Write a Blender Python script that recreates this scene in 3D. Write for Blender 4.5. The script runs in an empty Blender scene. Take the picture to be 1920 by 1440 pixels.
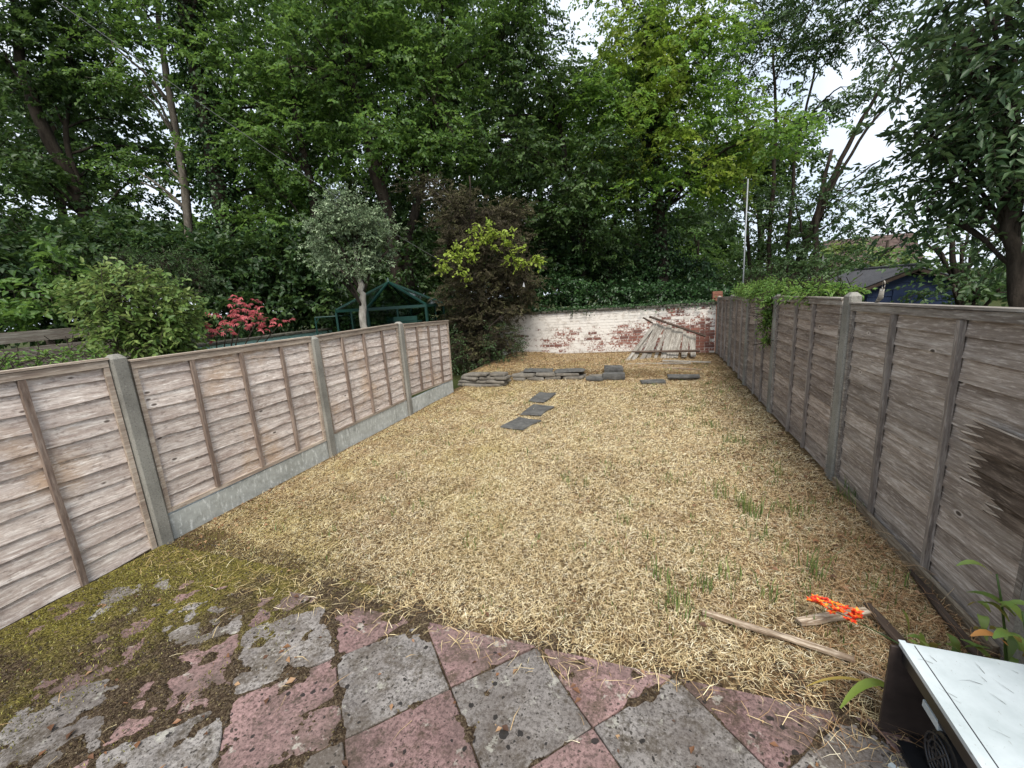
import bpy, math, random
import numpy as np
from mathutils import Vector, Matrix

S = bpy.context.scene
C = bpy.context.collection
# ------------------------------------------------------------------ camera
FPX = 770.0
PITCH, ROLL, YAW = math.radians(12.03), math.radians(-3.704), math.radians(19.29)
CAM_H = 1.7
cp, sp = math.cos(PITCH), math.sin(PITCH)
cr, sr = math.cos(ROLL), math.sin(ROLL)
_r = np.array([1, 0, 0.0]); _u = np.array([0, sp, cp]); _f = np.array([0, cp, -sp])
def _rz(P):
    c, s = math.cos(YAW), math.sin(YAW)
    return np.array([P[0]*c-P[1]*s, P[0]*s+P[1]*c, P[2]])
CR, CU, CF = _rz(cr*_r+sr*_u), _rz(-sr*_r+cr*_u), _rz(_f)
cam_d = bpy.data.cameras.new('camera'); cam = bpy.data.objects.new('camera', cam_d); C.objects.link(cam)
M = Matrix(((CR[0], CU[0], -CF[0], 0), (CR[1], CU[1], -CF[1], 0), (CR[2], CU[2], -CF[2], CAM_H), (0, 0, 0, 1)))
cam.matrix_world = M
cam_d.sensor_fit = 'HORIZONTAL'; cam_d.sensor_width = 36.0; cam_d.lens = FPX/1920*36
cam_d.clip_start = 0.05; cam_d.clip_end = 1500
S.camera = cam
# ------------------------------------------------------------------ sky, sun, exposure
SUN_EL, SUN_AZ = math.radians(55), math.radians(158)       # azimuth clockwise from +Y
w = bpy.data.worlds.new('World'); S.world = w; w.use_nodes = True
nt = w.node_tree; bg = nt.nodes['Background']
sky = nt.nodes.new('ShaderNodeTexSky'); sky.sky_type = 'NISHITA'; sky.sun_disc = False
sky.sun_elevation = SUN_EL; sky.sun_rotation = SUN_AZ; sky.air_density = 1.0; sky.dust_density = 2.0
tc = nt.nodes.new('ShaderNodeTexCoord')
cn = nt.nodes.new('ShaderNodeTexNoise'); cn.inputs['Scale'].default_value = 3.0; cn.inputs['Detail'].default_value = 6
nt.links.new(tc.outputs['Generated'], cn.inputs['Vector'])
crp = nt.nodes.new('ShaderNodeValToRGB')
crp.color_ramp.elements[0].position = .35; crp.color_ramp.elements[0].color = (4.9, 5.8, 7.0, 1)
crp.color_ramp.elements[1].position = .62; crp.color_ramp.elements[1].color = (7.0, 7.5, 8.2, 1)
nt.links.new(cn.outputs['Fac'], crp.inputs['Fac'])
mx = nt.nodes.new('ShaderNodeMix'); mx.data_type = 'RGBA'; mx.inputs['Factor'].default_value = .9
nt.links.new(sky.outputs['Color'], mx.inputs['A']); nt.links.new(crp.outputs['Color'], mx.inputs['B'])
nt.links.new(mx.outputs['Result'], bg.inputs['Color']); bg.inputs['Strength'].default_value = 0.09
sd = bpy.data.lights.new('sun', 'SUN'); sd.energy = 2.7; sd.angle = math.radians(30); sd.color = (1, .95, .87)
sun = bpy.data.objects.new('sun', sd); C.objects.link(sun)
dv = Vector((math.cos(SUN_EL)*math.sin(SUN_AZ), math.cos(SUN_EL)*math.cos(SUN_AZ), math.sin(SUN_EL)))
sun.rotation_euler = dv.to_track_quat('Z', 'Y').to_euler()
S.view_settings.view_transform = 'Standard'; S.view_settings.look = 'None'
S.view_settings.exposure = 0.95; S.view_settings.gamma = 1; S.view_settings.use_curve_mapping = False

rng = np.random.default_rng(7); random.seed(7)
# ------------------------------------------------------------------ maths helpers
def PX(u, v, d):
    """a point d metres away (measured along the ground) in the direction seen at photo pixel u, v"""
    r = CF + CR*(u-960)/FPX - CU*(v-720)/FPX
    return np.array([0, 0, CAM_H]) + r*(d/math.hypot(r[0], r[1]))
def hash2(ix, iy, seed):
    h = (ix*374761393 + iy*668265263 + seed*974634777) & 0xffffffff
    h = ((h ^ (h >> 13))*1274126177) & 0xffffffff
    return ((h ^ (h >> 16)) & 0xffff)/65535.0
def vnoise(x, y, seed=0):
    x = np.asarray(x, float); y = np.asarray(y, float)
    ix = np.floor(x).astype(np.int64); iy = np.floor(y).astype(np.int64)
    fx = x-ix; fy = y-iy; fx = fx*fx*(3-2*fx); fy = fy*fy*(3-2*fy)
    a = hash2(ix, iy, seed); b = hash2(ix+1, iy, seed); c = hash2(ix, iy+1, seed); d = hash2(ix+1, iy+1, seed)
    return (a*(1-fx)+b*fx)*(1-fy)+(c*(1-fx)+d*fx)*fy
def fbm(x, y, seed=0, o=4):
    t = 0; a = .5; s = 0
    for k in range(o):
        t = t+a*vnoise(x*2**k, y*2**k, seed+k*17); s += a; a *= .5
    return t/s
def norm(a): return a/np.maximum(np.linalg.norm(a, axis=-1, keepdims=True), 1e-9)
# ------------------------------------------------------------------ object helpers
def tag(o, label=None, cat=None, group=None, kind=None):
    if label: o['label'] = label
    if cat: o['category'] = cat
    if group: o['group'] = group
    if kind: o['kind'] = kind
    return o
def empty(name, loc=(0, 0, 0), rz=0, label=None, cat=None, group=None, parent=None):
    o = bpy.data.objects.new(name, None); C.objects.link(o); o.location = loc; o.rotation_euler = (0, 0, rz)
    o.empty_display_size = .1
    if parent: o.parent = parent
    return tag(o, label, cat, group)
def link(name, me, mat=None, parent=None, loc=None, rot=None):
    o = bpy.data.objects.new(name, me); C.objects.link(o)
    if mat and not me.materials: me.materials.append(mat)
    if parent: o.parent = parent
    if loc is not None: o.location = loc
    if rot is not None: o.rotation_euler = rot
    return o
def np_mesh(name, V, F, tint=None, smooth=False, extra=None):
    """V (n,3), F (m,k) all faces of k corners"""
    me = bpy.data.meshes.new(name); V = np.ascontiguousarray(V, np.float32); F = np.ascontiguousarray(F, np.int32)
    me.vertices.add(len(V)); me.vertices.foreach_set('co', V.ravel())
    k = F.shape[1]; me.loops.add(F.size); me.loops.foreach_set('vertex_index', F.ravel())
    me.polygons.add(len(F)); me.polygons.foreach_set('loop_start', np.arange(0, F.size, k, dtype=np.int32))
    me.update(calc_edges=True)
    if tint is not None:
        a = me.attributes.new('tint', 'FLOAT', 'POINT'); a.data.foreach_set('value', np.ascontiguousarray(tint, np.float32))
    if smooth: me.polygons.foreach_set('use_smooth', np.ones(len(F), bool))
    return me
class MB:
    def __init__(s): s.v = []; s.f = []
    def add(s, vs, fs):
        b = len(s.v); s.v += [tuple(map(float, v)) for v in vs]; s.f += [tuple(b+i for i in f) for f in fs]
    def box(s, x0, x1, y0, y1, z0, z1, jit=0):
        P = [(x, y, z) for z in (z0, z1) for y in (y0, y1) for x in (x0, x1)]
        if jit: P = [tuple(c+random.uniform(-jit, jit) for c in p) for p in P]
        s.add(P, [(0, 2, 3, 1), (4, 5, 7, 6), (0, 1, 5, 4), (2, 6, 7, 3), (0, 4, 6, 2), (1, 3, 7, 5)])
    def bar(s, a, b, wd, ht, up=(0, 0, 1)):
        a = np.array(a, float); b = np.array(b, float); d = norm(b-a); up = np.array(up, float)
        if abs(d@up) > .98: up = np.array([1., 0, 0])
        x = norm(np.cross(d, up)); y = np.cross(x, d)
        P = [p+x*i*wd/2+y*j*ht/2 for p in (a, b) for j in (-1, 1) for i in (-1, 1)]
        s.add(P, [(0, 1, 3, 2), (4, 6, 7, 5), (0, 4, 5, 1), (2, 3, 7, 6), (0, 2, 6, 4), (1, 5, 7, 3)])
    def tube(s, pts, rad, n=8, cap=True):
        pts = np.array(pts, float); m = len(pts); rad = np.broadcast_to(rad, m)
        T = norm(np.gradient(pts, axis=0)); up = np.array([0, 0, 1.]) if abs(T[0][2]) < .9 else np.array([1., 0, 0])
        vs = []
        for i in range(m):
            x = norm(np.cross(T[i], up)); y = np.cross(T[i], x)
            for k in range(n):
                a = 2*math.pi*k/n; vs.append(pts[i]+rad[i]*(x*math.cos(a)+y*math.sin(a)))
        fs = [(i*n+k, i*n+(k+1) % n, (i+1)*n+(k+1) % n, (i+1)*n+k) for i in range(m-1) for k in range(n)]
        if cap: fs += [tuple(range(n-1, -1, -1)), tuple((m-1)*n+k for k in range(n))]
        s.add(vs, fs)
    def prism(s, poly, z0, z1):
        n = len(poly)
        s.add([(x, y, z0) for x, y in poly]+[(x, y, z1) for x, y in poly],
              [tuple(range(n-1, -1, -1)), tuple(range(n, 2*n))]+[(i, (i+1) % n, n+(i+1) % n, n+i) for i in range(n)])
    def mesh(s, name, smooth=False):
        me = bpy.data.meshes.new(name); me.from_pydata(s.v, [], s.f); me.update()
        if smooth:
            for p in me.polygons: p.use_smooth = True
        return me
    def build(s, name, mat, parent=None, smooth=False, bevel=0, loc=None, rot=None):
        o = link(name, s.mesh(name, smooth), mat, parent, loc, rot)
        if bevel:
            b = o.modifiers.new('bevel', 'BEVEL'); b.width = bevel; b.segments = 2; b.limit_method = 'ANGLE'
        return o
# ------------------------------------------------------------------ materials
class NT:
    def __init__(s, name, rough=.85, spec=.3):
        s.m = bpy.data.materials.new(name); s.m.use_nodes = True; s.t = s.m.node_tree; s.b = s.t.nodes['Principled BSDF']
        s.b.inputs['Roughness'].default_value = rough; s.b.inputs['Specular IOR Level'].default_value = spec
        s.g = s.t.nodes.new('ShaderNodeNewGeometry'); s.tc = s.t.nodes.new('ShaderNodeTexCoord'); s.oi = s.t.nodes.new('ShaderNodeObjectInfo')
    def n(s, t, **k):
        q = s.t.nodes.new(t)
        for a, b in k.items():
            if hasattr(q, a): setattr(q, a, b)
        return q
    def l(s, a, b): s.t.links.new(a, b)
    def pos(s, scale=(1, 1, 1), obj=False, rot=(0, 0, 0)):
        mp = s.n('ShaderNodeMapping'); mp.inputs['Scale'].default_value = scale; mp.inputs['Rotation'].default_value = rot
        s.l(s.tc.outputs['Object'] if obj else s.g.outputs['Position'], mp.inputs['Vector']); return mp.outputs['Vector']
    def noise(s, vec, scale=5, detail=5, rough=.6, rnd=False, dist=0):
        q = s.n('ShaderNodeTexNoise'); q.inputs['Scale'].default_value = scale; q.inputs['Detail'].default_value = detail
        q.inputs['Roughness'].default_value = rough; q.inputs['Distortion'].default_value = dist
        if rnd:
            q.noise_dimensions = '4D'; m = s.n('ShaderNodeMath', operation='MULTIPLY'); m.inputs[1].default_value = 37
            s.l(s.oi.outputs['Random'], m.inputs[0]); s.l(m.outputs[0], q.inputs['W'])
        s.l(vec, q.inputs['Vector']); return q.outputs['Fac']
    def ramp(s, fac, stops):
        q = s.n('ShaderNodeValToRGB'); e = q.color_ramp.elements
        while len(e) < len(stops): e.new(.5)
        for i, (p, c) in enumerate(stops):
            e[i].position = p; e[i].color = (c, c, c, 1) if not hasattr(c, '__len__') else (*c, 1)
        s.l(fac, q.inputs['Fac']); return q.outputs['Color']
    def mix(s, f, a, b, mode='MIX'):
        q = s.n('ShaderNodeMix', data_type='RGBA', blend_type=mode)
        for nm, v in (('Factor', f), ('A', a), ('B', b)):
            if isinstance(v, (int, float)): q.inputs[nm].default_value = v if nm == 'Factor' else (v, v, v, 1)
            elif isinstance(v, tuple): q.inputs[nm].default_value = (*v, 1)
            else: s.l(v, q.inputs[nm])
        return q.outputs['Result']
    def math(s, op, a, b=0.0):
        q = s.n('ShaderNodeMath', operation=op)
        for i, v in enumerate((a, b)):
            if isinstance(v, (int, float)): q.inputs[i].default_value = v
            else: s.l(v, q.inputs[i])
        return q.outputs[0]
    def attr(s, name='tint'):
        q = s.n('ShaderNodeAttribute'); q.attribute_name = name; return q.outputs['Fac']
    def vor(s, vec, scale=10, feature='F1', rand=1):
        q = s.n('ShaderNodeTexVoronoi', feature=feature); q.inputs['Scale'].default_value = scale; q.inputs['Randomness'].default_value = rand
        s.l(vec, q.inputs['Vector']); return q.outputs['Distance']
    def col(s, c):
        if isinstance(c, tuple): s.b.inputs['Base Color'].default_value = (*c, 1)
        else: s.l(c, s.b.inputs['Base Color'])
        return s
    def bump(s, h, st=.4, dist=.01):
        q = s.n('ShaderNodeBump'); q.inputs['Strength'].default_value = st; q.inputs['Distance'].default_value = dist
        s.l(h, q.inputs['Height']); s.l(q.outputs['Normal'], s.b.inputs['Normal']); return s
def leaf_mat(name, cols, trans=.3, rough=.5, tcol=None, patch=None):
    k = NT(name, rough, .35)
    n = len(cols); t = k.attr()
    c = k.ramp(t, [(i/(n-1), cols[i]) for i in range(n)])
    if patch:
        f = k.ramp(k.noise(k.pos(), patch[1], 2), [(.5, 0), (.62, 1)]); c = k.mix(f, c, k.mix(.65, c, patch[0]))
    k.col(c)
    tr = k.n('ShaderNodeBsdfTranslucent'); k.l(k.mix(.5, c, tcol or tuple(min(1, 2.2*x) for x in cols[-1])), tr.inputs['Color'])
    ms = k.n('ShaderNodeMixShader'); ms.inputs[0].default_value = trans
    out = k.t.nodes['Material Output']; k.l(k.b.outputs[0], ms.inputs[1]); k.l(tr.outputs[0], ms.inputs[2]); k.l(ms.outputs[0], out.inputs['Surface'])
    return k.m
def wood_mat(name, base, dark, light, knots=.35, fray=.5, tone=None, axis=0, rv=.35, blot=None):
    k = NT(name, .88, .15)
    sc = [14, 14, 14]; sc[axis] = .9
    v = k.pos(tuple(sc), obj=True)
    g = k.noise(v, 3.2, 7, .65, rnd=True, dist=.6)
    c = k.ramp(g, [(.3, dark), (.5, base), (.68, light)])
    sc2 = [5, 5, 5]; sc2[axis] = 1.1
    p = k.noise(k.pos(tuple(sc2), obj=True), 1.2, 3, .5, rnd=True)
    c = k.mix(k.ramp(p, [(.4, 0), (.7, .75)]), c, tone or dark)
    if blot:
        q = k.noise(k.pos((1, 1, 1)), 1.3, 4, .6); c = k.mix(k.ramp(q, [(.54, 0), (.66, .6)]), c, blot)
        q = k.noise(k.pos((1, 3, 5)), 5, 5, .75); c = k.mix(k.ramp(q, [(.34, .65), (.46, 0)]), c, tuple(x*.75 for x in dark)); c = k.mix(k.ramp(q, [(.56, 0), (.7, .6)]), c, tuple(min(1, x*1.12) for x in light))
    if fray:                                   # pale raised fibres
        sc3 = [60, 60, 60]; sc3[axis] = 7
        f = k.noise(k.pos(tuple(sc3), obj=True), 1.6, 4, .7, rnd=True)
        c = k.mix(k.ramp(f, [(.52, 0), (.66, fray)]), c, tuple(min(1, x*1.45) for x in light))
        c = k.mix(k.ramp(f, [(.3, .75), (.42, 0)]), c, tuple(x*.55 for x in dark))
    if knots:
        sk = [12, 12, 12]; sk[axis] = 5.5
        vv = k.n('ShaderNodeVectorMath', operation='ADD'); k.l(k.pos(tuple(sk), obj=True), vv.inputs[0])
        m = k.math('MULTIPLY', k.oi.outputs['Random'], 53.0); cx = k.n('ShaderNodeCombineXYZ'); k.l(m, cx.inputs[0]); k.l(m, cx.inputs[1]); k.l(cx.outputs[0], vv.inputs[1])
        d = k.vor(vv.outputs[0], .62)
        c = k.mix(k.ramp(d, [(.0, 1), (.055, .9), (.08, 0)]), c, tuple(x*.4 for x in dark))
        c = k.mix(k.ramp(d, [(.07, 0), (.09, knots), (.14, 0)]), c, tuple(min(1, x*1.5) for x in light))
    hs = k.n('ShaderNodeHueSaturation'); k.l(c, hs.inputs['Color'])
    k.l(k.math('ADD', k.math('MULTIPLY', k.oi.outputs['Random'], rv), 1-rv/2), hs.inputs['Value'])
    k.col(hs.outputs['Color']); k.bump(g, .6, .006); return k
M_left = wood_mat('fence_wood_pale', (.50, .422, .37), (.26, .20, .17), (.72, .655, .60), .15, .5, (.37, .29, .25), rv=.3, blot=(.44, .29, .17)).m
M_leftb = wood_mat('batten_wood_brown', (.215, .16, .128), (.11, .078, .062), (.34, .28, .235), 0, .3, axis=2).m
M_leftr = wood_mat('rail_wood_pale', (.33, .27, .215), (.19, .14, .11), (.46, .40, .33), 0, .4).m
M_right = wood_mat('fence_wood_grey', (.32, .27, .228), (.15, .115, .092), (.50, .45, .405), .45, .45, (.15, .12, .10)).m
M_right2 = wood_mat('fence_wood_brown', (.29, .235, .195), (.13, .10, .082), (.43, .375, .33), .4, .4, (.13, .10, .085)).m
M_rightb = wood_mat('batten_wood_grey', (.26, .225, .195), (.14, .115, .10), (.40, .365, .33), 0, .4, axis=2).m
M_rightr = wood_mat('rail_wood_grey', (.25, .22, .19), (.13, .105, .09), (.40, .375, .34), 0, .5).m
M_broken = wood_mat('unweathered_brown_wood', (.095, .070, .052), (.035, .025, .018), (.20, .155, .12), 0, .5, axis=1).m
M_right_y2 = wood_mat('pale_splinter_wood', (.42, .35, .28), (.25, .19, .14), (.60, .53, .45), 0, .4, axis=1).m
M_rot_y = wood_mat('damp_board_wood', (.17, .13, .09), (.08, .06, .04), (.30, .26, .2), 0, .4, axis=1).m
M_right_y = wood_mat('old_plank_wood', (.16, .135, .11), (.08, .06, .05), (.28, .26, .22), 0, .4, axis=1).m
M_old = wood_mat('silvered_board_wood', (.23, .21, .18), (.10, .085, .07), (.38, .36, .325), .3, .6).m
M_dkwood = wood_mat('dark_rail_wood', (.07, .05, .038), (.035, .025, .02), (.13, .10, .08), 0, .2).m
M_rot = wood_mat('rotten_stick_wood', (.24, .175, .12), (.11, .075, .05), (.50, .43, .34), 0, .6).m

k = NT('concrete_post_grey', .95, .1)
g1 = k.noise(k.pos(), 3, 5); g2 = k.noise(k.pos(), 90, 3, .8)
c = k.ramp(g1, [(.3, (.15, .143, .125)), (.6, (.255, .245, .215))])
c = k.mix(k.ramp(g2, [(.33, .7), (.45, 0)]), c, (.07, .068, .06)); c = k.mix(k.ramp(g2, [(.6, 0), (.7, .6)]), c, (.42, .41, .37))
k.col(c).bump(g2, .5, .004); M_conc = k.m
k = NT('gravel_board_concrete', .95, .1)
g1 = k.noise(k.pos((1, 1, 2)), 3.5, 6, .7); g2 = k.noise(k.pos((1, 1, .35)), 30, 5, .75)
c = k.ramp(g1, [(.3, (.27, .275, .25)), (.65, (.46, .47, .44))])
c = k.mix(k.ramp(g2, [(.53, 0), (.64, .8)]), c, (.66, .67, .64)); c = k.mix(k.ramp(g2, [(.3, .7), (.42, 0)]), c, (.15, .15, .125))
k.col(c).bump(g2, .4, .004); M_gravb = k.m

def slab_mat(name, a, b, dirt=.5):
    k = NT(name, .93, .12)
    g1 = k.noise(k.pos(), 5, 6, .7); g2 = k.noise(k.pos(), 60, 4, .8)
    c = k.ramp(g1, [(.3, a), (.62, b)])
    c = k.mix(k.ramp(g2, [(.40, .75), (.5, 0)]), c, tuple(x*.35 for x in a)); g4 = k.noise(k.pos(), 17, 6, .85); c = k.mix(k.ramp(g4, [(.38, .8), (.47, 0)]), c, (.05, .042, .03)); g5 = k.noise(k.pos(), 3.6, 7, .75); c = k.mix(k.ramp(g5, [(.48, 0), (.58, .8)]), c, k.mix(.8, c, (.055, .042, .026))); c = k.mix(k.ramp(g2, [(.56, 0), (.68, .6)]), c, tuple(min(.6, x*1.5) for x in b))
    # algae film, pale lichen, black lichen discs, clustered
    c = k.mix(k.ramp(k.noise(k.pos(), 2.1, 4, .6), [(.42, 0), (.7, dirt)]), c, (.085, .068, .058))
    pl = k.noise(k.pos(), 9, 5, .7); c = k.mix(k.ramp(pl, [(.6, 0), (.66, .5)]), c, (.42, .41, .35))
    dn = k.n('ShaderNodeVectorMath', operation='ADD'); k.l(k.pos(), dn.inputs[0])
    nz = k.n('ShaderNodeTexNoise'); nz.inputs['Scale'].default_value = 40; k.l(k.g.outputs['Position'], nz.inputs['Vector'])
    sc = k.n('ShaderNodeVectorMath', operation='SCALE'); k.l(nz.outputs['Color'], sc.inputs[0]); sc.inputs['Scale'].default_value = .022; k.l(sc.outputs[0], dn.inputs[1])
    vd = k.n('ShaderNodeTexVoronoi'); vd.inputs['Scale'].default_value = 17; k.l(dn.outputs[0], vd.inputs['Vector'])
    sep = k.n('ShaderNodeSeparateColor'); k.l(vd.outputs['Color'], sep.inputs[0])
    cl = k.noise(k.pos(), 3.0, 3, .6)
    rad = k.math('MULTIPLY', k.math('SUBTRACT', k.math('ADD', k.math('MULTIPLY', sep.outputs[0], .45), k.math('MULTIPLY', cl, 1.5)), .84), .62)
    spot = k.math('GREATER_THAN', rad, vd.outputs['Distance'])
    c = k.mix(k.math('MULTIPLY', spot, .93), c, (.022, .02, .019))
    vd2 = k.vor(dn.outputs[0], 42); s2 = k.ramp(k.math('SUBTRACT', k.math('MULTIPLY', k.noise(k.pos(), 5.0, 3), .62), vd2), [(.13, 0), (.17, .85)])
    c = k.mix(s2, c, (.03, .026, .022))
    hs = k.n('ShaderNodeHueSaturation'); k.l(c, hs.inputs['Color']); k.l(k.math('ADD', k.math('MULTIPLY', k.oi.outputs['Random'], .3), .85), hs.inputs['Value'])
    k.col(hs.outputs['Color']).bump(g2, .7, .005); return k.m
M_slabg = slab_mat('slab_concrete_grey', (.135, .122, .115), (.26, .24, .225), .7)
M_slabp = slab_mat('slab_concrete_pink', (.15, .094, .09), (.27, .175, .165), .7)

def soil(name, a, b, cscale=6):
    k = NT(name, 1, .05); g = k.noise(k.pos(), cscale, 8, .75); f = k.noise(k.pos(), 55, 4, .8)
    c = k.ramp(g, [(.3, a), (.7, b)]); c = k.mix(k.ramp(f, [(.4, .7), (.55, 0)]), c, tuple(x*.4 for x in a))
    k.col(c).bump(f, .8, .02); return k.m
M_soil = soil('dark_crumbly_soil', (.05, .036, .024), (.10, .075, .05))
M_far = soil('rough_grass_earth', (.035, .045, .015), (.07, .08, .03), 1.2)
k = NT('lawn_thatch', 1, .05)
g = k.noise(k.pos(), 1.1, 5, .65); f = k.noise(k.pos(), 45, 6, .85); g3 = k.noise(k.pos(), 4, 4, .6)
c = k.ramp(f, [(.35, (.03, .02, .012)), (.52, (.12, .08, .042)), (.7, (.30, .22, .12))])
c = k.mix(k.ramp(g, [(.5, 0), (.72, .5)]), c, (.15, .13, .045)); c = k.mix(k.ramp(g3, [(.62, 0), (.72, .6)]), c, (.07, .042, .028))
k.col(c).bump(f, 1, .02); M_lawn = k.m
k = NT('moss_and_crust', 1, .05)
g = k.noise(k.pos(), 3.2, 5, .65); f = k.noise(k.pos(), 70, 5, .85)
c = k.ramp(f, [(.36, (.016, .011, .008)), (.5, (.075, .052, .034)), (.62, (.20, .155, .10))])
ms = k.ramp(f, [(.36, (.035, .03, .01)), (.5, (.15, .13, .03)), (.62, (.36, .31, .08))])
sx = k.n('ShaderNodeSeparateXYZ'); k.l(k.g.outputs['Position'], sx.inputs[0])
lf = k.math('MULTIPLY', k.math('ADD', sx.outputs[0], 2.3), -.16); fr = k.math('MULTIPLY', k.math('SUBTRACT', sx.outputs[1], .9), .22)
c = k.mix(k.ramp(k.math('ADD', g, k.math('ADD', lf, fr)), [(.52, 0), (.72, .85)]), c, ms)
k.col(c).bump(f, 1, .02); M_moss = k.m

k = NT('slate_stone', .8, .3)
g = k.noise(k.pos(), 7, 6, .7); f = k.noise(k.pos((1, 1, 4)), 40, 4, .8)
c = k.ramp(g, [(.3, (.035, .035, .034)), (.65, (.115, .112, .105))]); c = k.mix(k.ramp(f, [(.58, 0), (.7, .5)]), c, (.30, .29, .26))
k.col(c).bump(f, .7, .01); M_slate = k.m
k = NT('walling_stone', .9, .2)
g = k.noise(k.pos(), 7, 6, .7); f = k.noise(k.pos((1, 1, 3)), 40, 4, .8)
c = k.ramp(g, [(.3, (.075, .066, .055)), (.65, (.21, .19, .16))]); c = k.mix(k.ramp(f, [(.58, 0), (.7, .5)]), c, (.38, .36, .31))
c = k.mix(k.ramp(f, [(.3, .7), (.42, 0)]), c, (.035, .03, .025))
k.col(c).bump(f, .7, .012); M_stone = k.m

WW1, WW2 = 1.03, .76
def whitewash(k, c, shift, per=0):
    """flaking limewash, more of it left and low, little at the right end"""
    v = k.pos((1, 1, 1.3)); a = k.noise(v, 1.5, 5, .7); b = k.noise(v, 22 if per else 13, 4, .7)
    sx = k.n('ShaderNodeSeparateXYZ'); k.l(k.g.outputs['Position'], sx.inputs[0])
    band = k.ramp(k.math('MULTIPLY', sx.outputs[2], .8), [(.0, .20), (.3, .10), (.55, .10), (.72, .26), (.9, .34), (1, .3)])
    x = k.ramp(k.math('MULTIPLY', k.math('ADD', sx.outputs[0], 4.2), .175), [(.0, .27), (.45, .22), (.66, .15), (.84, .07)])
    t = k.math('ADD', k.math('ADD', k.math('MULTIPLY', a, .75), k.math('MULTIPLY', b, .95 if per else .6)), k.math('ADD', band, x))
    if per: t = k.math('SUBTRACT', t, k.math('MULTIPLY', k.oi.outputs['Random'], per))
    f = k.ramp(k.math('MULTIPLY', t, .5), [(shift*.5, 0), (shift*.5+.03, .93)])
    dirt = k.noise(v, 6, 5, .7)
    wc = k.ramp(dirt, [(.3, (.42, .38, .33)), (.5, (.70, .67, .62))])
    return k.mix(f, c, wc)
k = NT('old_red_brick', .92, .1)
f = k.noise(k.pos(), 50, 4, .8)
c = k.ramp(k.oi.outputs['Random'], [(0, (.20, .085, .065)), (.5, (.27, .125, .095)), (1, (.15, .08, .068))])
c = k.mix(k.ramp(f, [(.35, .6), (.5, 0)]), c, (.10, .04, .03))
k.col(whitewash(k, c, WW1, .22)).bump(f, .5, .006); M_brick = k.m
k = NT('lime_mortar', .95, .1); f = k.noise(k.pos(), 40, 4, .8)
c = k.ramp(f, [(.3, (.17, .14, .115)), (.7, (.34, .29, .245))]); k.col(whitewash(k, c, WW2)).bump(f, .5, .006); M_mortar = k.m
k = NT('turquoise_render', .9, .1); f = k.noise(k.pos(), 8, 6, .8); c = k.ramp(f, [(.3, (.30, .52, .48)), (.5, (.45, .70, .65)), (.7, (.55, .75, .70))]); k.col(c).bump(f, .8, .03); M_turq = k.m
k = NT('mossy_coping', .95, .1); f = k.noise(k.pos(), 12, 6, .8); c = k.ramp(f, [(.3, (.03, .03, .022)), (.55, (.09, .085, .07)), (.75, (.19, .18, .15))]); k.col(c).bump(f, .8, .02); M_cope = k.m
def bark(name, a, b, sc=9):
    k = NT(name, .95, .1); f = k.noise(k.pos((1, 1, .3)), sc, 6, .75); k.col(k.ramp(f, [(.35, a), (.65, b)])).bump(f, 1, .03); return k.m
M_barkd = bark('bark_dark', (.018, .014, .011), (.06, .048, .037))
M_barkg = bark('bark_grey', (.06, .052, .042), (.19, .165, .135))
M_barkp = bark('bark_pale', (.15, .135, .115), (.42, .39, .34), 14)
def flat(name, c, rough=.6, spec=.4, metal=0, var=.25, sc=20):
    k = NT(name, rough, spec); f = k.noise(k.pos(), sc, 4, .7)
    k.col(k.ramp(f, [(.3, tuple(x*(1-var) for x in c)), (.7, tuple(min(1, x*(1+var)) for x in c))])); k.b.inputs['Metallic'].default_value = metal; return k.m
M_green = flat('green_frame_paint', (.006, .036, .028), .45)
M_blue = flat('blue_shed_paint', (.006, .018, .055), .7)
M_bitumen = flat('black_roof_sheet', (.045, .045, .05), .75)
M_galv = flat('galvanised_pole', (.22, .23, .24), .5, .5, .5)
M_black = flat('black_plastic', (.012, .012, .013), .4)
M_greyp = flat('dark_grey_metal', (.018, .018, .02), .45, .5)
M_dkpanel = flat('dark_brown_laminate', (.045, .033, .028), .55, .3, 0, .4, 6)
M_steel = flat('bright_steel', (.45, .45, .44), .35, .5, .7)
M_cable = flat('cable_grey', (.12, .12, .12), .6)
M_rooft = flat('clay_roof_tile', (.085, .06, .052), .9, .1, 0, .4, 3)
M_wallr = flat('pale_render_wall', (.45, .42, .36), .9)
M_terr = flat('orange_brick', (.20, .085, .055), .9)
M_tag = flat('white_plastic_tag', (.42, .42, .44), .5)
k = NT('white_enamel_dirty', .3, .5)
f = k.noise(k.pos(), 4, 5, .65); f2 = k.noise(k.pos((3, 1, 3)), 30, 4, .8)
c = k.ramp(f, [(.35, (.40, .45, .46)), (.6, (.52, .57, .585))]); c = k.mix(k.ramp(f2, [(.64, 0), (.70, .6)]), c, (.16, .14, .11)); c = k.mix(k.ramp(k.noise(k.pos((1, .4, 1), rot=(0, 0, .5)), 90, 3, .8), [(.68, 0), (.72, .7)]), c, (.14, .12, .10)); k.col(c); M_white = k.m
k = NT('greenhouse_glass', .08, .5); k.b.inputs['Base Color'].default_value = (.45, .52, .50, 1); k.b.inputs['Transmission Weight'].default_value = 1; k.b.inputs['IOR'].default_value = 1.1; M_glass = k.m

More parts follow.
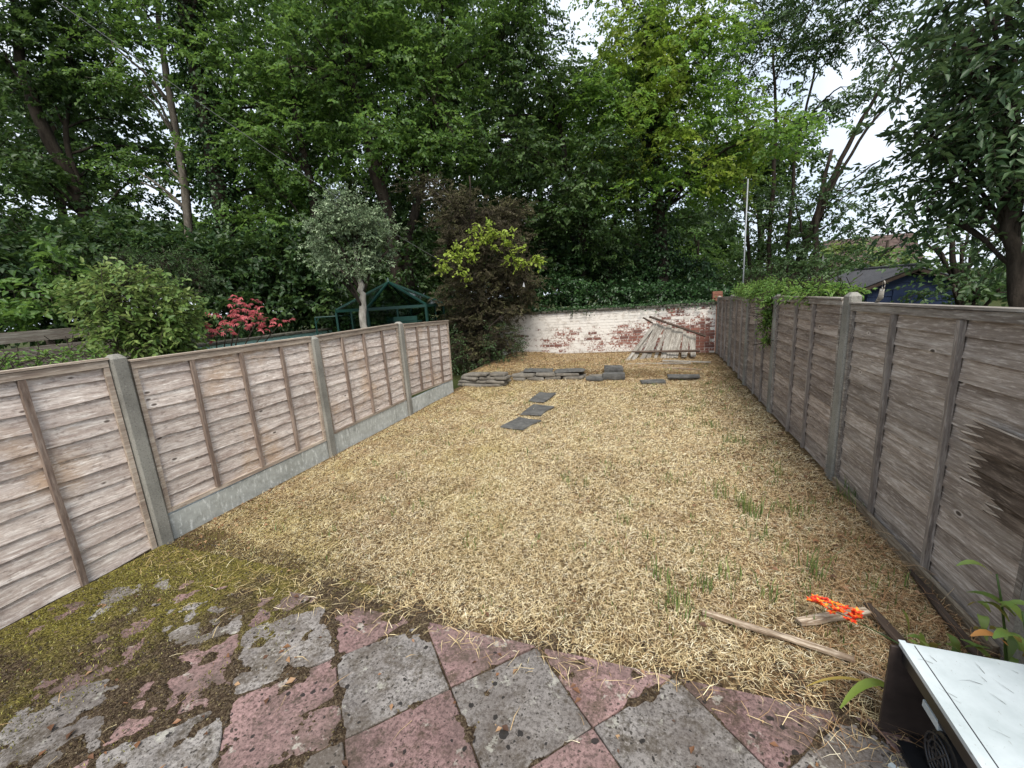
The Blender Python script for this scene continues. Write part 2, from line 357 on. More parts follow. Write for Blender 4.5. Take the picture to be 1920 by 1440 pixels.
def strawmat():
    k = NT('dry_straw', .8, .15); t = k.attr()
    c = k.ramp(t, [(0, (.11, .06, .03)), (.25, (.34, .22, .11)), (.5, (.60, .46, .24)), (.8, (.77, .65, .39)), (1, (.90, .82, .60))])
    a = k.noise(k.pos(), .9, 4, .6); b = k.noise(k.pos(), 2.6, 4, .65)
    sx = k.n('ShaderNodeSeparateXYZ'); k.l(k.g.outputs['Position'], sx.inputs[0])
    g = k.math('ADD', a, k.math('MULTIPLY', k.math('ADD', sx.outputs[0], 1.5), -.055))
    c = k.mix(k.ramp(g, [(.50, 0), (.68, .55)]), c, k.mix(.5, c, (.46, .39, .09)))
    r = k.math('ADD', b, k.math('MULTIPLY', k.math('ABSOLUTE', k.math('ADD', sx.outputs[0], 1.0)), .06))
    c = k.mix(k.ramp(r, [(.58, 0), (.74, .7)]), c, k.mix(.5, c, (.26, .13, .07)))
    yb = k.ramp(k.math('MULTIPLY', sx.outputs[1], .09), [(.62, 0), (.78, .75)]); c = k.mix(yb, c, k.mix(.5, c, (.26, .13, .05)))
    k.col(c); return k.m
M_straw = strawmat()
M_straw2 = leaf_mat('reddish_straw', [(.10, .045, .02), (.30, .16, .075), (.50, .33, .17), (.66, .52, .32)], .05)
M_gblade = leaf_mat('green_grass_blade', [(.035, .07, .015), (.09, .15, .035), (.19, .24, .07)], .25)
M_mossb = leaf_mat('moss_tuft', [(.05, .04, .015), (.15, .14, .03), (.30, .28, .06)], .15)
M_litter = leaf_mat('brown_litter', [(.06, .03, .018), (.20, .095, .045), (.34, .22, .12)], .1)
M_crumb = leaf_mat('dried_moss_crumb', [(.012, .009, .006), (.06, .042, .025), (.16, .125, .05)], .05)
G_dark = [(.010, .026, .009), (.022, .052, .016), (.045, .095, .026)]
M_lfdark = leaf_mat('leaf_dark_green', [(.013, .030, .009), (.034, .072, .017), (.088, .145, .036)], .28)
M_lfmid = leaf_mat('leaf_mid_green', [(.028, .065, .013), (.066, .135, .025), (.145, .235, .048)], .36)
M_lfbri = leaf_mat('leaf_bright_green', [(.028, .070, .012), (.072, .15, .022), (.16, .265, .04)], .42, patch=((.27, .30, .03), .5))
M_lfhedge = leaf_mat('leaf_hedge_green', [(.008, .022, .007), (.022, .052, .014), (.085, .14, .035)], .2)
M_lfash = leaf_mat('leaf_ash_green', [(.018, .042, .013), (.042, .082, .024), (.085, .14, .045)], .25)
M_lfivy = leaf_mat('leaf_ivy', [(.010, .026, .010), (.022, .055, .016), (.05, .10, .03)], .12, .4)
M_lfhol = leaf_mat('leaf_holly_grey_green', [(.06, .09, .045), (.14, .20, .10), (.34, .41, .25)], .12, .35)
M_lfbush = leaf_mat('leaf_bush_green', [(.04, .09, .018), (.10, .17, .035), (.26, .31, .10)], .3)
M_lfred = leaf_mat('leaf_acer_red', [(.15, .02, .025), (.38, .055, .065), (.55, .15, .16)], .3)
M_lfdead = leaf_mat('foliage_dead_brown', [(.022, .018, .010), (.060, .048, .026), (.11, .115, .04)], .08, .8)
M_lfyel = leaf_mat('leaf_yellow_green', [(.12, .20, .02), (.24, .33, .04), (.38, .44, .10)], .4)
M_lfclimb = leaf_mat('leaf_climber_green', [(.05, .12, .02), (.10, .21, .04), (.22, .31, .07)], .35)
M_lfbig = leaf_mat('leaf_overhang_green', [(.018, .042, .016), (.042, .085, .03), (.11, .165, .065)], .22, .45)
k = NT('flower_orange', .5, .3); k.col(k.ramp(k.noise(k.pos(), 45, 2), [(.40, (.60, .02, .01)), (.52, (.72, .06, .015)), (.62, (.85, .36, .03))])); M_flower = k.m

# ------------------------------------------------------------------ foliage generators
def leaf_mesh(name, P, D, N, L, W, tint, curl=.18, six=False):
    """a folded leaf per row"""
    D = norm(D); Sd = norm(np.cross(D, N)); N = np.cross(Sd, D); L = L[:, None]; W = W[:, None]
    if six:
        V = np.stack([P, P+D*L*.3-Sd*W*.5+N*L*curl*.5, P+D*L*.7-Sd*W*.42+N*L*curl*.35, P+D*L-N*L*.12, P+D*L*.7+Sd*W*.42+N*L*curl*.35, P+D*L*.3+Sd*W*.5+N*L*curl*.5], 1)
        n = len(P); b = np.arange(n)[:, None]*6
        F = np.concatenate([b+np.array([[0, 3, 2, 1]]), b+np.array([[0, 5, 4, 3]])])
        return np_mesh(name, V.reshape(-1, 3), F, np.repeat(tint, 6))
    V = np.stack([P, P+D*L*.45-Sd*W*.5+N*L*curl, P+D*L-N*L*.1, P+D*L*.45+Sd*W*.5+N*L*curl], 1)
    n = len(P); b = np.arange(n)[:, None]*4
    F = np.concatenate([b+np.array([[0, 2, 1]]), b+np.array([[0, 3, 2]])])
    return np_mesh(name, V.reshape(-1, 3), F, np.repeat(tint, 4))
def twig_mesh(name, A, B, r):
    """three-sided slender prisms from A to B"""
    D = norm(B-A); U = np.where(np.abs(D[:, 2:3]) > .9, np.array([[1., 0, 0]]), np.array([[0, 0, 1.]])); X = norm(np.cross(D, U)); Y = np.cross(D, X)
    vs = []
    for Q, rr in ((A, r), (B, r*.4)):
        for k in range(3):
            a = 2.0944*k; vs.append(Q+(X*math.cos(a)+Y*math.sin(a))*np.reshape(rr, (-1, 1)))
    V = np.stack(vs, 1).reshape(-1, 3); b = np.arange(len(A))[:, None]*6
    F = np.concatenate([b+np.array([[k, (k+1) % 3, 3+(k+1) % 3, 3+k]]) for k in range(3)])
    return np_mesh(name, V, F)
def rnd(n): return rng.normal(size=(n, 3))
def sprays(O, D, K, tl, leaf, lw, flat=.8, droop=.25):
    """twigs at O along D each carrying K leaves; returns leaf arrays and twig ends"""
    n = len(O); D = norm(D); L = tl*rng.uniform(.6, 1.25, n)[:, None]
    t = (np.arange(K)+.5)/K; t = np.tile(t, (n, 1))+rng.uniform(-.04, .04, (n, K))
    UP = norm(np.array([[0, 0, 1.]])*flat+rnd(n)*(1-flat)*.8+rnd(n)*.12)
    X = norm(np.cross(D, UP)); side = np.where(np.arange(K) % 2, 1, -1)[None, :, None]
    P = O[:, None]+D[:, None]*(L[:, None]*t[..., None])
    P = P-np.array([0, 0, 1.])*(droop*tl*t[..., None]**2)
    LD = norm(D[:, None]*.75+X[:, None]*side*.8+rng.normal(size=(n, K, 3))*.28-np.array([0, 0, .35]))
    LN = norm(UP[:, None]+rng.normal(size=(n, K, 3))*.32)
    st = rng.uniform(0, 1, (n, 1)); cl_ = np.repeat(rng.uniform(0, 1, n//GRP+1), GRP)[:n, None]; tint = np.clip(.40*cl_+.25*st+.42*rng.uniform(0, 1, (n, K))-.04, 0, 1)
    P = P.reshape(-1, 3); sz = (leaf*rng.uniform(.65, 1.25, (n, K))).ravel()
    return P, LD.reshape(-1, 3), LN.reshape(-1, 3), sz, sz*lw, tint.ravel(), O, O+D*L-np.array([0, 0, 1.])*droop*tl
TD = 3.1
GRP = 9
def ell_points(ell, clump, per, jit=1):
    """clumps inside ellipsoids (centre, lateral, vertical, depth) -> twig origins and outward directions"""
    Os, Ds, Cs = [], [], []
    for c, ra, rv, rd in ell:
        m = max(2, int(clump*ra*rv*math.pi)); h = norm(np.array([c[0], c[1], 0.])); lat = np.array([h[1], -h[0], 0])
        u = norm(rnd(m))*rng.uniform(.12, 1, (m, 1))**.5
        cc = c+lat*u[:, :1]*ra+h*u[:, 1:2]*rd+np.array([0, 0, 1.])*u[:, 2:]*rv
        Cs.append(cc); q = np.repeat(cc, per, 0); o = rnd(len(q))*np.array([.30, .30, .14])*jit
        Os.append(q+o); out = q-c; out[:, 2] *= .3
        Ds.append(norm(norm(out)*.7+norm(rnd(len(q))*np.array([1, 1, .35]))*.9))
    return np.concatenate(Os), np.concatenate(Ds), np.concatenate(Cs)
def E(u, v, d, ru, rv, rd=None):
    P = PX(u, v, d); s = math.hypot(d, P[2]-CAM_H)/FPX/math.sqrt(1+((u-960)/FPX)**2+0)*1.0
    # size in metres of a pixel at that spot (the lens stretches the edges)
    q = PX(u+ru, v, d); r = PX(u, v-rv, d); r0 = PX(u, v+rv, d)
    ra = np.linalg.norm(q-P); rr = abs(r[2]-r0[2])/2
    return (P, ra, rr, rd or max(ra, rr)*.9)
def tree(name, label, trunks, ells, mat, bk, clump=1.5, per=9, K=12, leaf=.125, lw=.64, tl=.55, limbs=True, group=None, ivy=None, cat='tree', droop=.25, flat=.6, lr=.05, jit=1):
    """trunks: lists of (u, v, d, radius) in photo terms; ells: crown ellipsoids"""
    bk2 = M_barkd if bk == M_barkp else bk; P0 = PX(*trunks[0][0][:3]); root = empty(name, (0, 0, 0), 0, label, cat, group)
    allp = []
    for tr in trunks:
        P = np.array([PX(a, b, d) for a, b, d, r in tr]); R = np.array([r for *_, r in tr])
        if tr[0][1] > 400 and P[0][2] > .05:
            g = P[0].copy(); g[2] = -.1; P = np.vstack([g, P]); R = np.r_[R[0]*1.25, R]
        s = np.linspace(0, len(P)-1, 5*(len(P)-1)+1); i = np.minimum(s.astype(int), len(P)-2); f = (s-i)[:, None]
        # Catmull-like smoothing by blending
        Q = P[i]*(1-f)+P[i+1]*f
        Q[1:-1] = (Q[:-2]+Q[1:-1]*2+Q[2:])/4; Q[1:-1] += rng.normal(size=Q[1:-1].shape)*.015
        rr = R[i]*(1-f[:, 0])+R[i+1]*f[:, 0]
        mb = MB(); mb.tube(Q, .82*rr*(1+rng.normal(size=len(rr))*.05), 10); mb.build('trunk', bk, root, True); allp.append((Q, rr))
    O, D, Cs = ell_points(ells, clump*TD, per, jit)
    P, LD, LN, L, W, T, A, B = sprays(O, D, K, tl, leaf, lw, flat, droop)
    link('crown', leaf_mesh('crown', P, LD, LN, L, W, T), mat, root)
    TP = np.concatenate([q for q, _ in allp]); TR = np.concatenate([r for _, r in allp])
    if limbs:
        ec = []
        for c, ra, rv, rd in ells:
            cand = np.where(TP[:, 2] < c[2]+.3)[0]
            if len(cand) == 0: cand = np.arange(len(TP))
            dd = np.linalg.norm(TP[cand]-c-np.array([0, 0, -.8]), axis=1); b = TP[cand[dd.argmin()]]; r0 = min(TR[cand[dd.argmin()]]*.4, lr)
            for j in range(2):
                e = c+rnd(1)[0]*np.array([ra, rd, rv])*.4
                t = np.linspace(0, 1, 7)[:, None]; Q = b*(1-t)+e*t; Q[:, 2] += np.sin(t[:, 0]*math.pi)*.2*np.linalg.norm(e-b)*.5; Q[1:-1] += rnd(5)*.04*np.linalg.norm(e-b)/3
                mb = MB(); mb.tube(Q, np.linspace(r0, .018, 7), 6); mb.build('limb', bk2, root, True); ec.append(Q[2:])
        EC = np.concatenate(ec)
        idx = np.array([((EC-c)**2).sum(1).argmin() for c in Cs]); b0 = EC[idx]
        m1 = twig_mesh('branch', b0, Cs, np.full(len(Cs), .011)); o = link('branch', m1, bk2, root); o['kind'] = 'stuff'
    own = np.repeat(Cs, per, 0)
    o = link('twig', twig_mesh('twig', own*.15+A*.85, B, np.full(len(A), .0035)), M_barkd, root); o['kind'] = 'stuff'
    if ivy:
        n = ivy; i = rng.integers(0, len(TP), n); th = rng.uniform(0, 6.283, n); rr = TR[i]+rng.uniform(0, .28, n)
        P = TP[i]+np.stack([np.cos(th)*rr, np.sin(th)*rr, rng.uniform(-.35, .35, n)], 1)
        dd = np.stack([np.cos(th), np.sin(th), np.full(n, -.9)], 1)+rnd(n)*.4
        sz = rng.uniform(.06, .12, n)
        link('ivy', leaf_mesh('ivy', P, dd, np.stack([np.cos(th), np.sin(th), np.full(n, .5)], 1), sz, sz*.8, rng.uniform(0, 1, n)), M_lfivy, root)
    return root
def shrubmass(name, label, cat, ells, mat, leaf=.07, lw=.6, dens=700, kind=None, group=None, bk=None, shell=.75, parent=None, flatup=.6, stem=None, six=False, K=6, tl=.25):
    """dense bush: leaves in small sprays near the surface of ellipsoids"""
    Os, Ds = [], []
    for c, ra, rv, rd in ells:
        n = int(dens*ra*rv); u = norm(rnd(n)); r = rng.uniform(shell**3, 1, n)**(1/3); r = r*(1+.22*(vnoise(u[:, 0]*3+c[0]*5, u[:, 2]*3+u[:, 1]*2+9, 5)-.5)*2)
        h = norm(np.array([c[0], c[1], 0.])); lat = np.array([h[1], -h[0], 0]); u2 = u*r[:, None]
        Os.append(c+lat*u2[:, :1]*ra+h*u2[:, 1:2]*rd+np.array([0, 0, 1.])*u2[:, 2:]*rv)
        o = lat*u[:, :1]+h*u[:, 1:2]+np.array([0, 0, 1.])*u[:, 2:]*.8; Ds.append(norm(o+rnd(n)*.45))
    O = np.concatenate(Os); D = np.concatenate(Ds); ok = O[:, 2] > .02; O = O[ok]; D = D[ok]
    P, LD, LN, L, W, T, A, B = sprays(O-D*tl*.6, D, K, tl, leaf, lw, flatup, .2)
    if parent is None and kind is None:
        root = empty(name, (0, 0, 0), 0, label, cat, group); link('foliage', leaf_mesh('foliage', P, LD, LN, L, W, T, six=six), mat, root)
        if stem is not None: 
            for q, r in stem: mb = MB(); mb.tube(q, r, 8); mb.build('stem', bk or M_barkd, root, True)
        ti = rng.choice(len(A), min(len(A), 1500), replace=False)
        o = link('twig', twig_mesh('twig', A[ti]-D[ti]*.15, B[ti], np.full(len(ti), .004)), bk or M_barkd, root); o['kind'] = 'stuff'
        return root
    o = link(name, leaf_mesh(name, P, LD, LN, L, W, T, six=six), mat, parent); tag(o, label, cat, group, kind); return o

# ================================================================== SETTING
mb = MB(); mb.add([(-400, -60, -.09), (400, -60, -.09), (400, 700, -.09), (-400, 700, -.09)], [(0, 1, 2, 3)])
o = mb.build('ground', M_far); tag(o, kind='structure')
XL, XR = -3.56, 1.46
def gridsheet(name, x0, x1, y0, y1, st, fz, mat, keep=None):
    nx = int((x1-x0)/st)+1; ny = int((y1-y0)/st)+1; X, Y = np.meshgrid(np.linspace(x0, x1, nx), np.linspace(y0, y1, ny))
    Z = fz(X, Y); V = np.stack([X, Y, Z], -1).reshape(-1, 3); i = (np.arange(ny-1)[:, None]*nx+np.arange(nx-1)[None]).ravel()
    F = np.stack([i, i+1, i+nx+1, i+nx], 1)
    if keep is not None: F = F[keep(V[F].mean(1))]
    return link(name, np_mesh(name, V, F, smooth=True), mat)
def bedrise(x, y):
    q = np.clip((x+3.05)/.75, 0, 1); q = q*q*(3-2*q); t = np.clip((y-(7.42+.68*q))/.3, 0, 1); return (.2-.07*q)*t*t*(3-2*t)*np.clip((1.2-x)/1.2, .35, 1)
def lawn_z(x, y):
    return .012*(fbm(x*2.2, y*2.2, 3)-.5)+.025*(fbm(x*.6, y*.6, 8)-.5)-.006+bedrise(x, y)-.02*np.clip((1.75-y)/.15, 0, 1)
o = gridsheet('lawn', XL-.1, XR+.10, 1.56, 11.3, .05, lawn_z, M_lawn); tag(o, kind='structure')
o = gridsheet('patio_bed', XL-.1, XR+.1, -1.2, 1.66, .06, lambda x, y: -.02+.008*(fbm(x*6, y*6, 2)-.5), M_soil); tag(o, kind='structure')

# patio slabs laid diamond-wise, chequered pink and grey, cut along the lawn edge
patio = empty('patio', (0, 0, 0)); patio['kind'] = 'structure'
S1 = .318
def clip_poly(poly, ax, val, keep_less):
    out = []
    for a, b in zip(poly, poly[1:]+poly[:1]):
        ia = (a[ax] <= val) == keep_less; ib = (b[ax] <= val) == keep_less
        if ia: out.append(a)
        if ia != ib:
            t = (val-a[ax])/(b[ax]-a[ax]); out.append((a[0]+t*(b[0]-a[0]), a[1]+t*(b[1]-a[1])))
    return out
for i in range(-12, 12):
    for j in range(-12, 12):
        cx = -.85+S1*(i+j)+S1; cy = 1.32+S1*(i-j)
        if not (-3.9 < cx < 1.9 and -.75 < cy < 1.9): continue
        g = .004+random.uniform(-.002, .002); h = S1-g
        pl = [(cx-h, cy), (cx, cy-h), (cx+h, cy), (cx, cy+h)]
        for ax, val, less in ((1, 1.638, True), (0, XL+.03, False), (0, XR-.03, True)):
            pl = clip_poly(pl, ax, val, less)
            if len(pl) < 3: break
        if len(pl) < 3: continue
        A = .5*abs(sum(a[0]*b[1]-b[0]*a[1] for a, b in zip(pl, pl[1:]+pl[:1])))
        if A < .004 or cy+h > 1.66+S1*1.2 and A < .004: continue
        # chipped edges
        fine = []
        for a, b in zip(pl, pl[1:]+pl[:1]):
            m = max(1, int(math.hypot(a[0]-b[0], a[1]-b[1])/.11))
            for q in range(m):
                t = q/m; fine.append((a[0]+t*(b[0]-a[0])+(random.uniform(-.003, .003) if q else 0), a[1]+t*(b[1]-a[1])+(random.uniform(-.003, .003) if q else 0)))
        ccx = sum(p[0] for p in fine)/len(fine); ccy = sum(p[1] for p in fine)/len(fine)
        mb = MB(); mb.prism([(x-ccx, y-ccy) for x, y in fine], -.045, 0)
        o = mb.build('slab', M_slabg if (i+j) % 2 == 0 and True else M_slabp, patio, loc=(ccx, ccy, random.uniform(-.004, .003)), rot=(random.uniform(-.008, .008), random.uniform(-.008, .008), random.uniform(-.008, .008)))
        # cells alternate along e1 only in index parity
        o.data.materials.clear(); o.data.materials.append(M_slabg if (i-j) % 2 == 0 else M_slabp)
        bv = o.modifiers.new('bevel', 'BEVEL'); bv.width = .004; bv.segments = 1; bv.limit_method = 'ANGLE'

# moss and crust over the slabs, thickest on the left and in the joints
def joint_d(x, y):
    a = ((x+.85)+(y-1.32))/(2*S1); b = ((x+.85)-(y-1.32))/(2*S1)
    return np.minimum(np.abs(a-np.round(a)), np.abs(b-np.round(b)))*2*S1*.7071
def moss_z(x, y):
    left = np.clip((-1.5-x-.35*(1.2-y))/1.9, 0, 1)
    cov = .45*fbm(x*3.0, y*3.0, 21, 3)+.55*fbm(x*15, y*15, 27, 4); f2 = fbm(x*22, y*22, 5, 3)
    jd = joint_d(x, y); j = np.exp(-(jd/.028)**2)
    ed = np.clip((y-1.40)/.25, 0, 1)
    right = np.clip((x-.85)/.5, 0, 1)
    z = -.026+.115*(cov-.5)+.034*left+.017*j+.012*ed+.016*right+.018*(f2-.5)+.009*np.clip((-.3-x)/1.5, 0, 1)
    return np.clip(z, -.03, .011+.006*(f2-.5))
o = gridsheet('moss', XL+.02, XR-.03, .1, 1.80, .012, moss_z, M_moss); tag(o, 'yellow green moss and dark crust over the patio slabs', 'moss', kind='stuff')

# ------------------------------------------------------------------ straw, grass
def strands(name, P, az, L, W, lift, curl, tint, mat):
    n = len(P); d = np.stack([np.cos(az), np.sin(az)], 1); s = np.stack([-d[:, 1], d[:, 0]], 1)
    def pt(t, z, off):
        a = P[:, :2]+d*(L*t)[:, None]+s*(curl*L*t*t)[:, None]; return np.column_stack([a, P[:, 2]+z]), s*off[:, None]
    z1 = L*lift; a0, o0 = pt(np.zeros(n), 0*L, W*.5); a1, o1 = pt(np.full(n, .5), z1*.5+L*.05, W*.5); a2, _ = pt(np.ones(n), z1*.75, W)
    a0[:, 2] -= .002
    V = np.stack([np.c_[a0[:, :2]-o0, a0[:, 2]], np.c_[a0[:, :2]+o0, a0[:, 2]], np.c_[a1[:, :2]+o1, a1[:, 2]+.15*W], np.c_[a1[:, :2]-o1, a1[:, 2]-.15*W], a2], 1)
    b = np.arange(n)[:, None]*5
    F = np.concatenate([b+np.array([[0, 1, 2]]), b+np.array([[0, 2, 3]]), b+np.array([[3, 2, 4]])])
    return link(name, np_mesh(name, V.reshape(-1, 3), F, np.repeat(tint, 5)), mat)
def scatter(n, x0, x1, y0, y1, dens):
    X = rng.uniform(x0, x1, n); Y = rng.uniform(y0, y1, n); ok = rng.uniform(0, 1, n) < dens(X, Y); return X[ok], Y[ok]
def sdens(x, y):
    far = np.clip(1.25-(y-1.6)*.15, .42, 1.0)
    edge = np.clip((y-1.60+.12*(fbm(x*3, y*0+3, 9)-.5)*2+.22*np.clip((x-.2)/1.2, 0, 1))/.16, 0, 1)
    edge = np.where(x < -1.8, np.clip((y-1.50-.22*(-1.8-x)/1.7+.9*(fbm(x*4, y*4, 31)-.5))/.3, .03, 1), edge)
    bare = np.clip((fbm(x*1.6, y*1.6, 44)-.27)/.12, .72, 1)
    return far*edge*bare
X, Y = scatter(600000, XL+.04, XR-.04, 1.35, 10.6, sdens)
n = len(X); L = rng.uniform(.016, .052, n)*np.where(rng.uniform(0, 1, n) < .04, 2.1, 1)*(1+.03*(Y-2)); W = rng.uniform(.0008, .0018, n)*(1+.26*np.clip(Y-2, 0, 6))
o = strands('dry_grass', np.c_[X, Y, lawn_z(X, Y)+rng.uniform(0, .022, n)], rng.uniform(0, 6.283, n), L, W, rng.normal(0, .24, n), rng.normal(0, .4, n), np.clip(rng.normal(.58, .30, n)-.35*(fbm(X*9, Y*9, 91)-.5), 0, 1), M_straw)
tag(o, 'short dry straw coloured mown grass covering the lawn', 'dry grass', kind='stuff')
# straw strayed on the patio and drifted against the right fence
X, Y = scatter(11000, XL+.05, XR-.05, .4, 1.75, lambda x, y: np.clip(.9-(1.62-y)/.22-.35*(fbm(x*5, y*5, 13)), .012, 1)*.6+.75*np.clip((x-.55)/.35, 0, 1)*np.clip((y-1.0)/.4, 0, 1))
n = len(X)
o = strands('stray_straw', np.c_[X, Y, np.full(n, .004)+rng.uniform(0, .014, n)], rng.uniform(0, 6.283, n), rng.uniform(.03, .13, n), rng.uniform(.0012, .0026, n), np.abs(rng.normal(0, .08, n)), rng.normal(0, .35, n), np.clip(rng.normal(.45, .25, n), 0, 1), M_straw)
tag(o, 'loose straw strewn along the patio edge', 'straw', kind='stuff')
X, Y = scatter(8000, .35, XR-.04, 1.3, 4.2, lambda x, y: np.clip((x-.35)/.9, 0, 1)*np.clip(1.2-(y-1.6)*.4, 0, 1))
n = len(X)
o = strands('coarse_straw', np.c_[X, Y, lawn_z(X, Y)+rng.uniform(0.004, .05, n)*np.clip((X-.4), .2, 1)], rng.uniform(0, 6.283, n), rng.uniform(.08, .26, n), rng.uniform(.0011, .0026, n), rng.normal(.02, .14, n), rng.normal(0, .35, n), np.clip(rng.normal(.36, .25, n), 0, 1), M_straw2)
tag(o, 'coarse reddish straw and stalks heaped beside the grey fence', 'straw', kind='stuff')
# green grass: standing tufts
def upright(name, P, H, W, lean, tint, mat, az=None):
    n = len(P); az = rng.uniform(0, 6.283, n) if az is None else az; d = np.stack([np.cos(az), np.sin(az), 0*az], 1); s = np.stack([-d[:, 1], d[:, 0], 0*az], 1)
    Z = np.array([0, 0, 1.]); a1 = P+Z*(H*.55)[:, None]+d*(lean*H*.3)[:, None]; a2 = P+Z*(H*(1-.25*lean))[:, None]+d*(lean*H)[:, None]; w = (W*.5)[:, None]
    V = np.stack([P-s*w, P+s*w, a1+s*w*.8, a1-s*w*.8, a2], 1); b = np.arange(n)[:, None]*5
    F = np.concatenate([b+np.array([[0, 1, 2]]), b+np.array([[0, 2, 3]]), b+np.array([[3, 2, 4]])])
    return link(name, np_mesh(name, V.reshape(-1, 3), F, np.repeat(tint, 5)), mat)
tufts = []
for px, py, nb, hh in ((1405, 960, 60, .16), (1350, 930, 45, .12), (1460, 890, 30, .1), (1270, 1140, 40, .11), (1320, 1100, 35, .1), (1240, 1080, 22, .12), (1520, 1075, 28, .2), (1590, 935, 50, .13),
                       (1615, 950, 40, .1), (1335, 800, 40, .12), (1380, 830, 40, .1), (1300, 770, 30, .12), (1250, 900, 20, .08), (1180, 945, 16, .08), (790, 950, 18, .08), (880, 1020, 14, .07), (1100, 905, 14, .07),
                       (1430, 1010, 30, .1), (1480, 960, 26, .1), (1360, 1080, 24, .1), (1650, 970, 36, .1), (1060, 1150, 10, .06), (820, 1190, 8, .05), (1215, 1010, 14, .08), (620, 1000, 14, .06), (1450, 1120, 20, .12), (1700, 1100, 18, .1)):
    r = CF+CR*(px-960)/FPX-CU*(py-720)/FPX; t = -CAM_H/r[2]; tufts.append((r[0]*t, r[1]*t, nb, hh))
for q in range(900):
    x, y = random.uniform(-3.2, 1.3), random.uniform(1.8, 9.5)
    if random.random() < .25+.75*max(0, min(1, (x+.6)/1.6)): tufts.append((x, y, random.randint(3, 12), random.uniform(.03, .08)))
PP, HH = [], []
for x, y, nb, hh in tufts:
    for q in range(nb): PP.append((x+random.gauss(0, .035+.0005*nb), y+random.gauss(0, .035+.0005*nb), 0)); HH.append(hh*random.uniform(.5, 1.35))
PP = np.array(PP); HH = np.array(HH); PP[:, 2] = lawn_z(PP[:, 0], PP[:, 1])
o = upright('green_grass', PP, HH, rng.uniform(.0035, .008, len(PP)), np.abs(rng.normal(.3, .3, len(PP))), rng.uniform(0, 1, len(PP)), M_gblade); tag(o, 'thin green grass blades sprouting through the dry lawn', 'grass', kind='stuff')
X, Y = scatter(60000, XL+.05, -.6, .5, 2.6, lambda x, y: np.clip((-1.7-x)/1.2+(fbm(x*3, y*3, 61)-.55)*2.6-.6*np.clip((y-1.9), 0, 1), 0, 1)*np.where((y > 1.0), 1, .5))
n = len(X); Z = np.where(Y < 1.62, np.maximum(moss_z(X, Y), 0), lawn_z(X, Y))
o = upright('moss_tufts', np.c_[X, Y, Z-.003], rng.uniform(.006, .018, n), rng.uniform(.003, .006, n), rng.uniform(0, 1, n), np.clip(fbm(X*4, Y*4, 71)*1.1+rng.normal(0, .22, n)-.05, 0, 1), M_mossb); tag(o, 'yellow green moss tufts on the left of the patio', 'moss', kind='stuff')
X, Y = scatter(60000, XL+.05, XR-.1, .3, 1.95, lambda x, y: np.clip((moss_z(x, y)+.007)*60, 0, 1)*np.clip(1.1-(x+1.5)*.25, .3, 1))
n = len(X); sz = rng.uniform(.004, .013, n)
o = link('moss_crumbs', leaf_mesh('moss_crumbs', np.c_[X, Y, np.maximum(moss_z(X, Y), 0)+.001], rnd(n)*np.array([1, 1, .5]), np.array([0, 0, 1.])+rnd(n)*.6, sz, sz*.8, rng.uniform(0, 1, n)), M_crumb); tag(o, 'dark crumbs of dried moss and soil lying on the patio crust', 'debris', kind='stuff')
# litter
X, Y = scatter(11000, XL+.05, XR-.05, .5, 10.8, lambda x, y: np.where(y < 1.6, .13, np.clip((y-7.2)/1.5, .05, 1)+np.clip((np.abs(x+1.05)-1.7)/1.2, 0, .5)))
n = len(X); sz = rng.uniform(.012, .045, n)
Z = np.where(Y < 1.6, .008, lawn_z(X, Y)+.03)
me = leaf_mesh('leaf_litter', np.c_[X, Y, Z], rnd(n)*np.array([1, 1, .15]), np.array([0, 0, 1.])+rnd(n)*.3, sz, sz*.6, rng.uniform(0, 1, n)); o = link('leaf_litter', me, M_litter); tag(o, 'small fallen dead leaves scattered over lawn and patio', 'leaf litter', kind='stuff')

# ------------------------------------------------------------------ fences
def board_mesh(L, Hh, wav, seed, flip=1):
    """lapped board: top edge tucked in, waney lower edge standing proud (local x along, y out, z up)"""
    n = 13; x = np.linspace(0, L, n); wz = (fbm(x*2.3+seed*7.1, x*0+seed, seed)-.5)*wav*2+(vnoise(x*9, x*0+seed, seed+3)-.5)*wav*.6
    tz = (fbm(x*2+seed*3.3, x*0+5, seed+9)-.5)*wav*.5; yo = .013+.005*(fbm(x*3, x*0, seed+4)-.5)
    V = []
    for i in range(n): V += [(x[i], .0035, Hh+tz[i]), (x[i], yo[i]*.62, Hh*.5), (x[i], yo[i]+.003, wz[i]), (x[i], yo[i]-.007, wz[i]-.001), (x[i], -.004, Hh+tz[i])]
    F = []
    for i in range(n-1):
        for a in range(5): b = (a+1) % 5; F.append((i*5+a, i*5+b, (i+1)*5+b, (i+1)*5+a))
    F += [(4, 3, 2, 1, 0), tuple((n-1)*5+k for k in range(5))]
    me = bpy.data.meshes.new('board'); me.from_pydata([tuple(map(float, v)) for v in V], [], [f[::-1] for f in F]); me.update(); return me
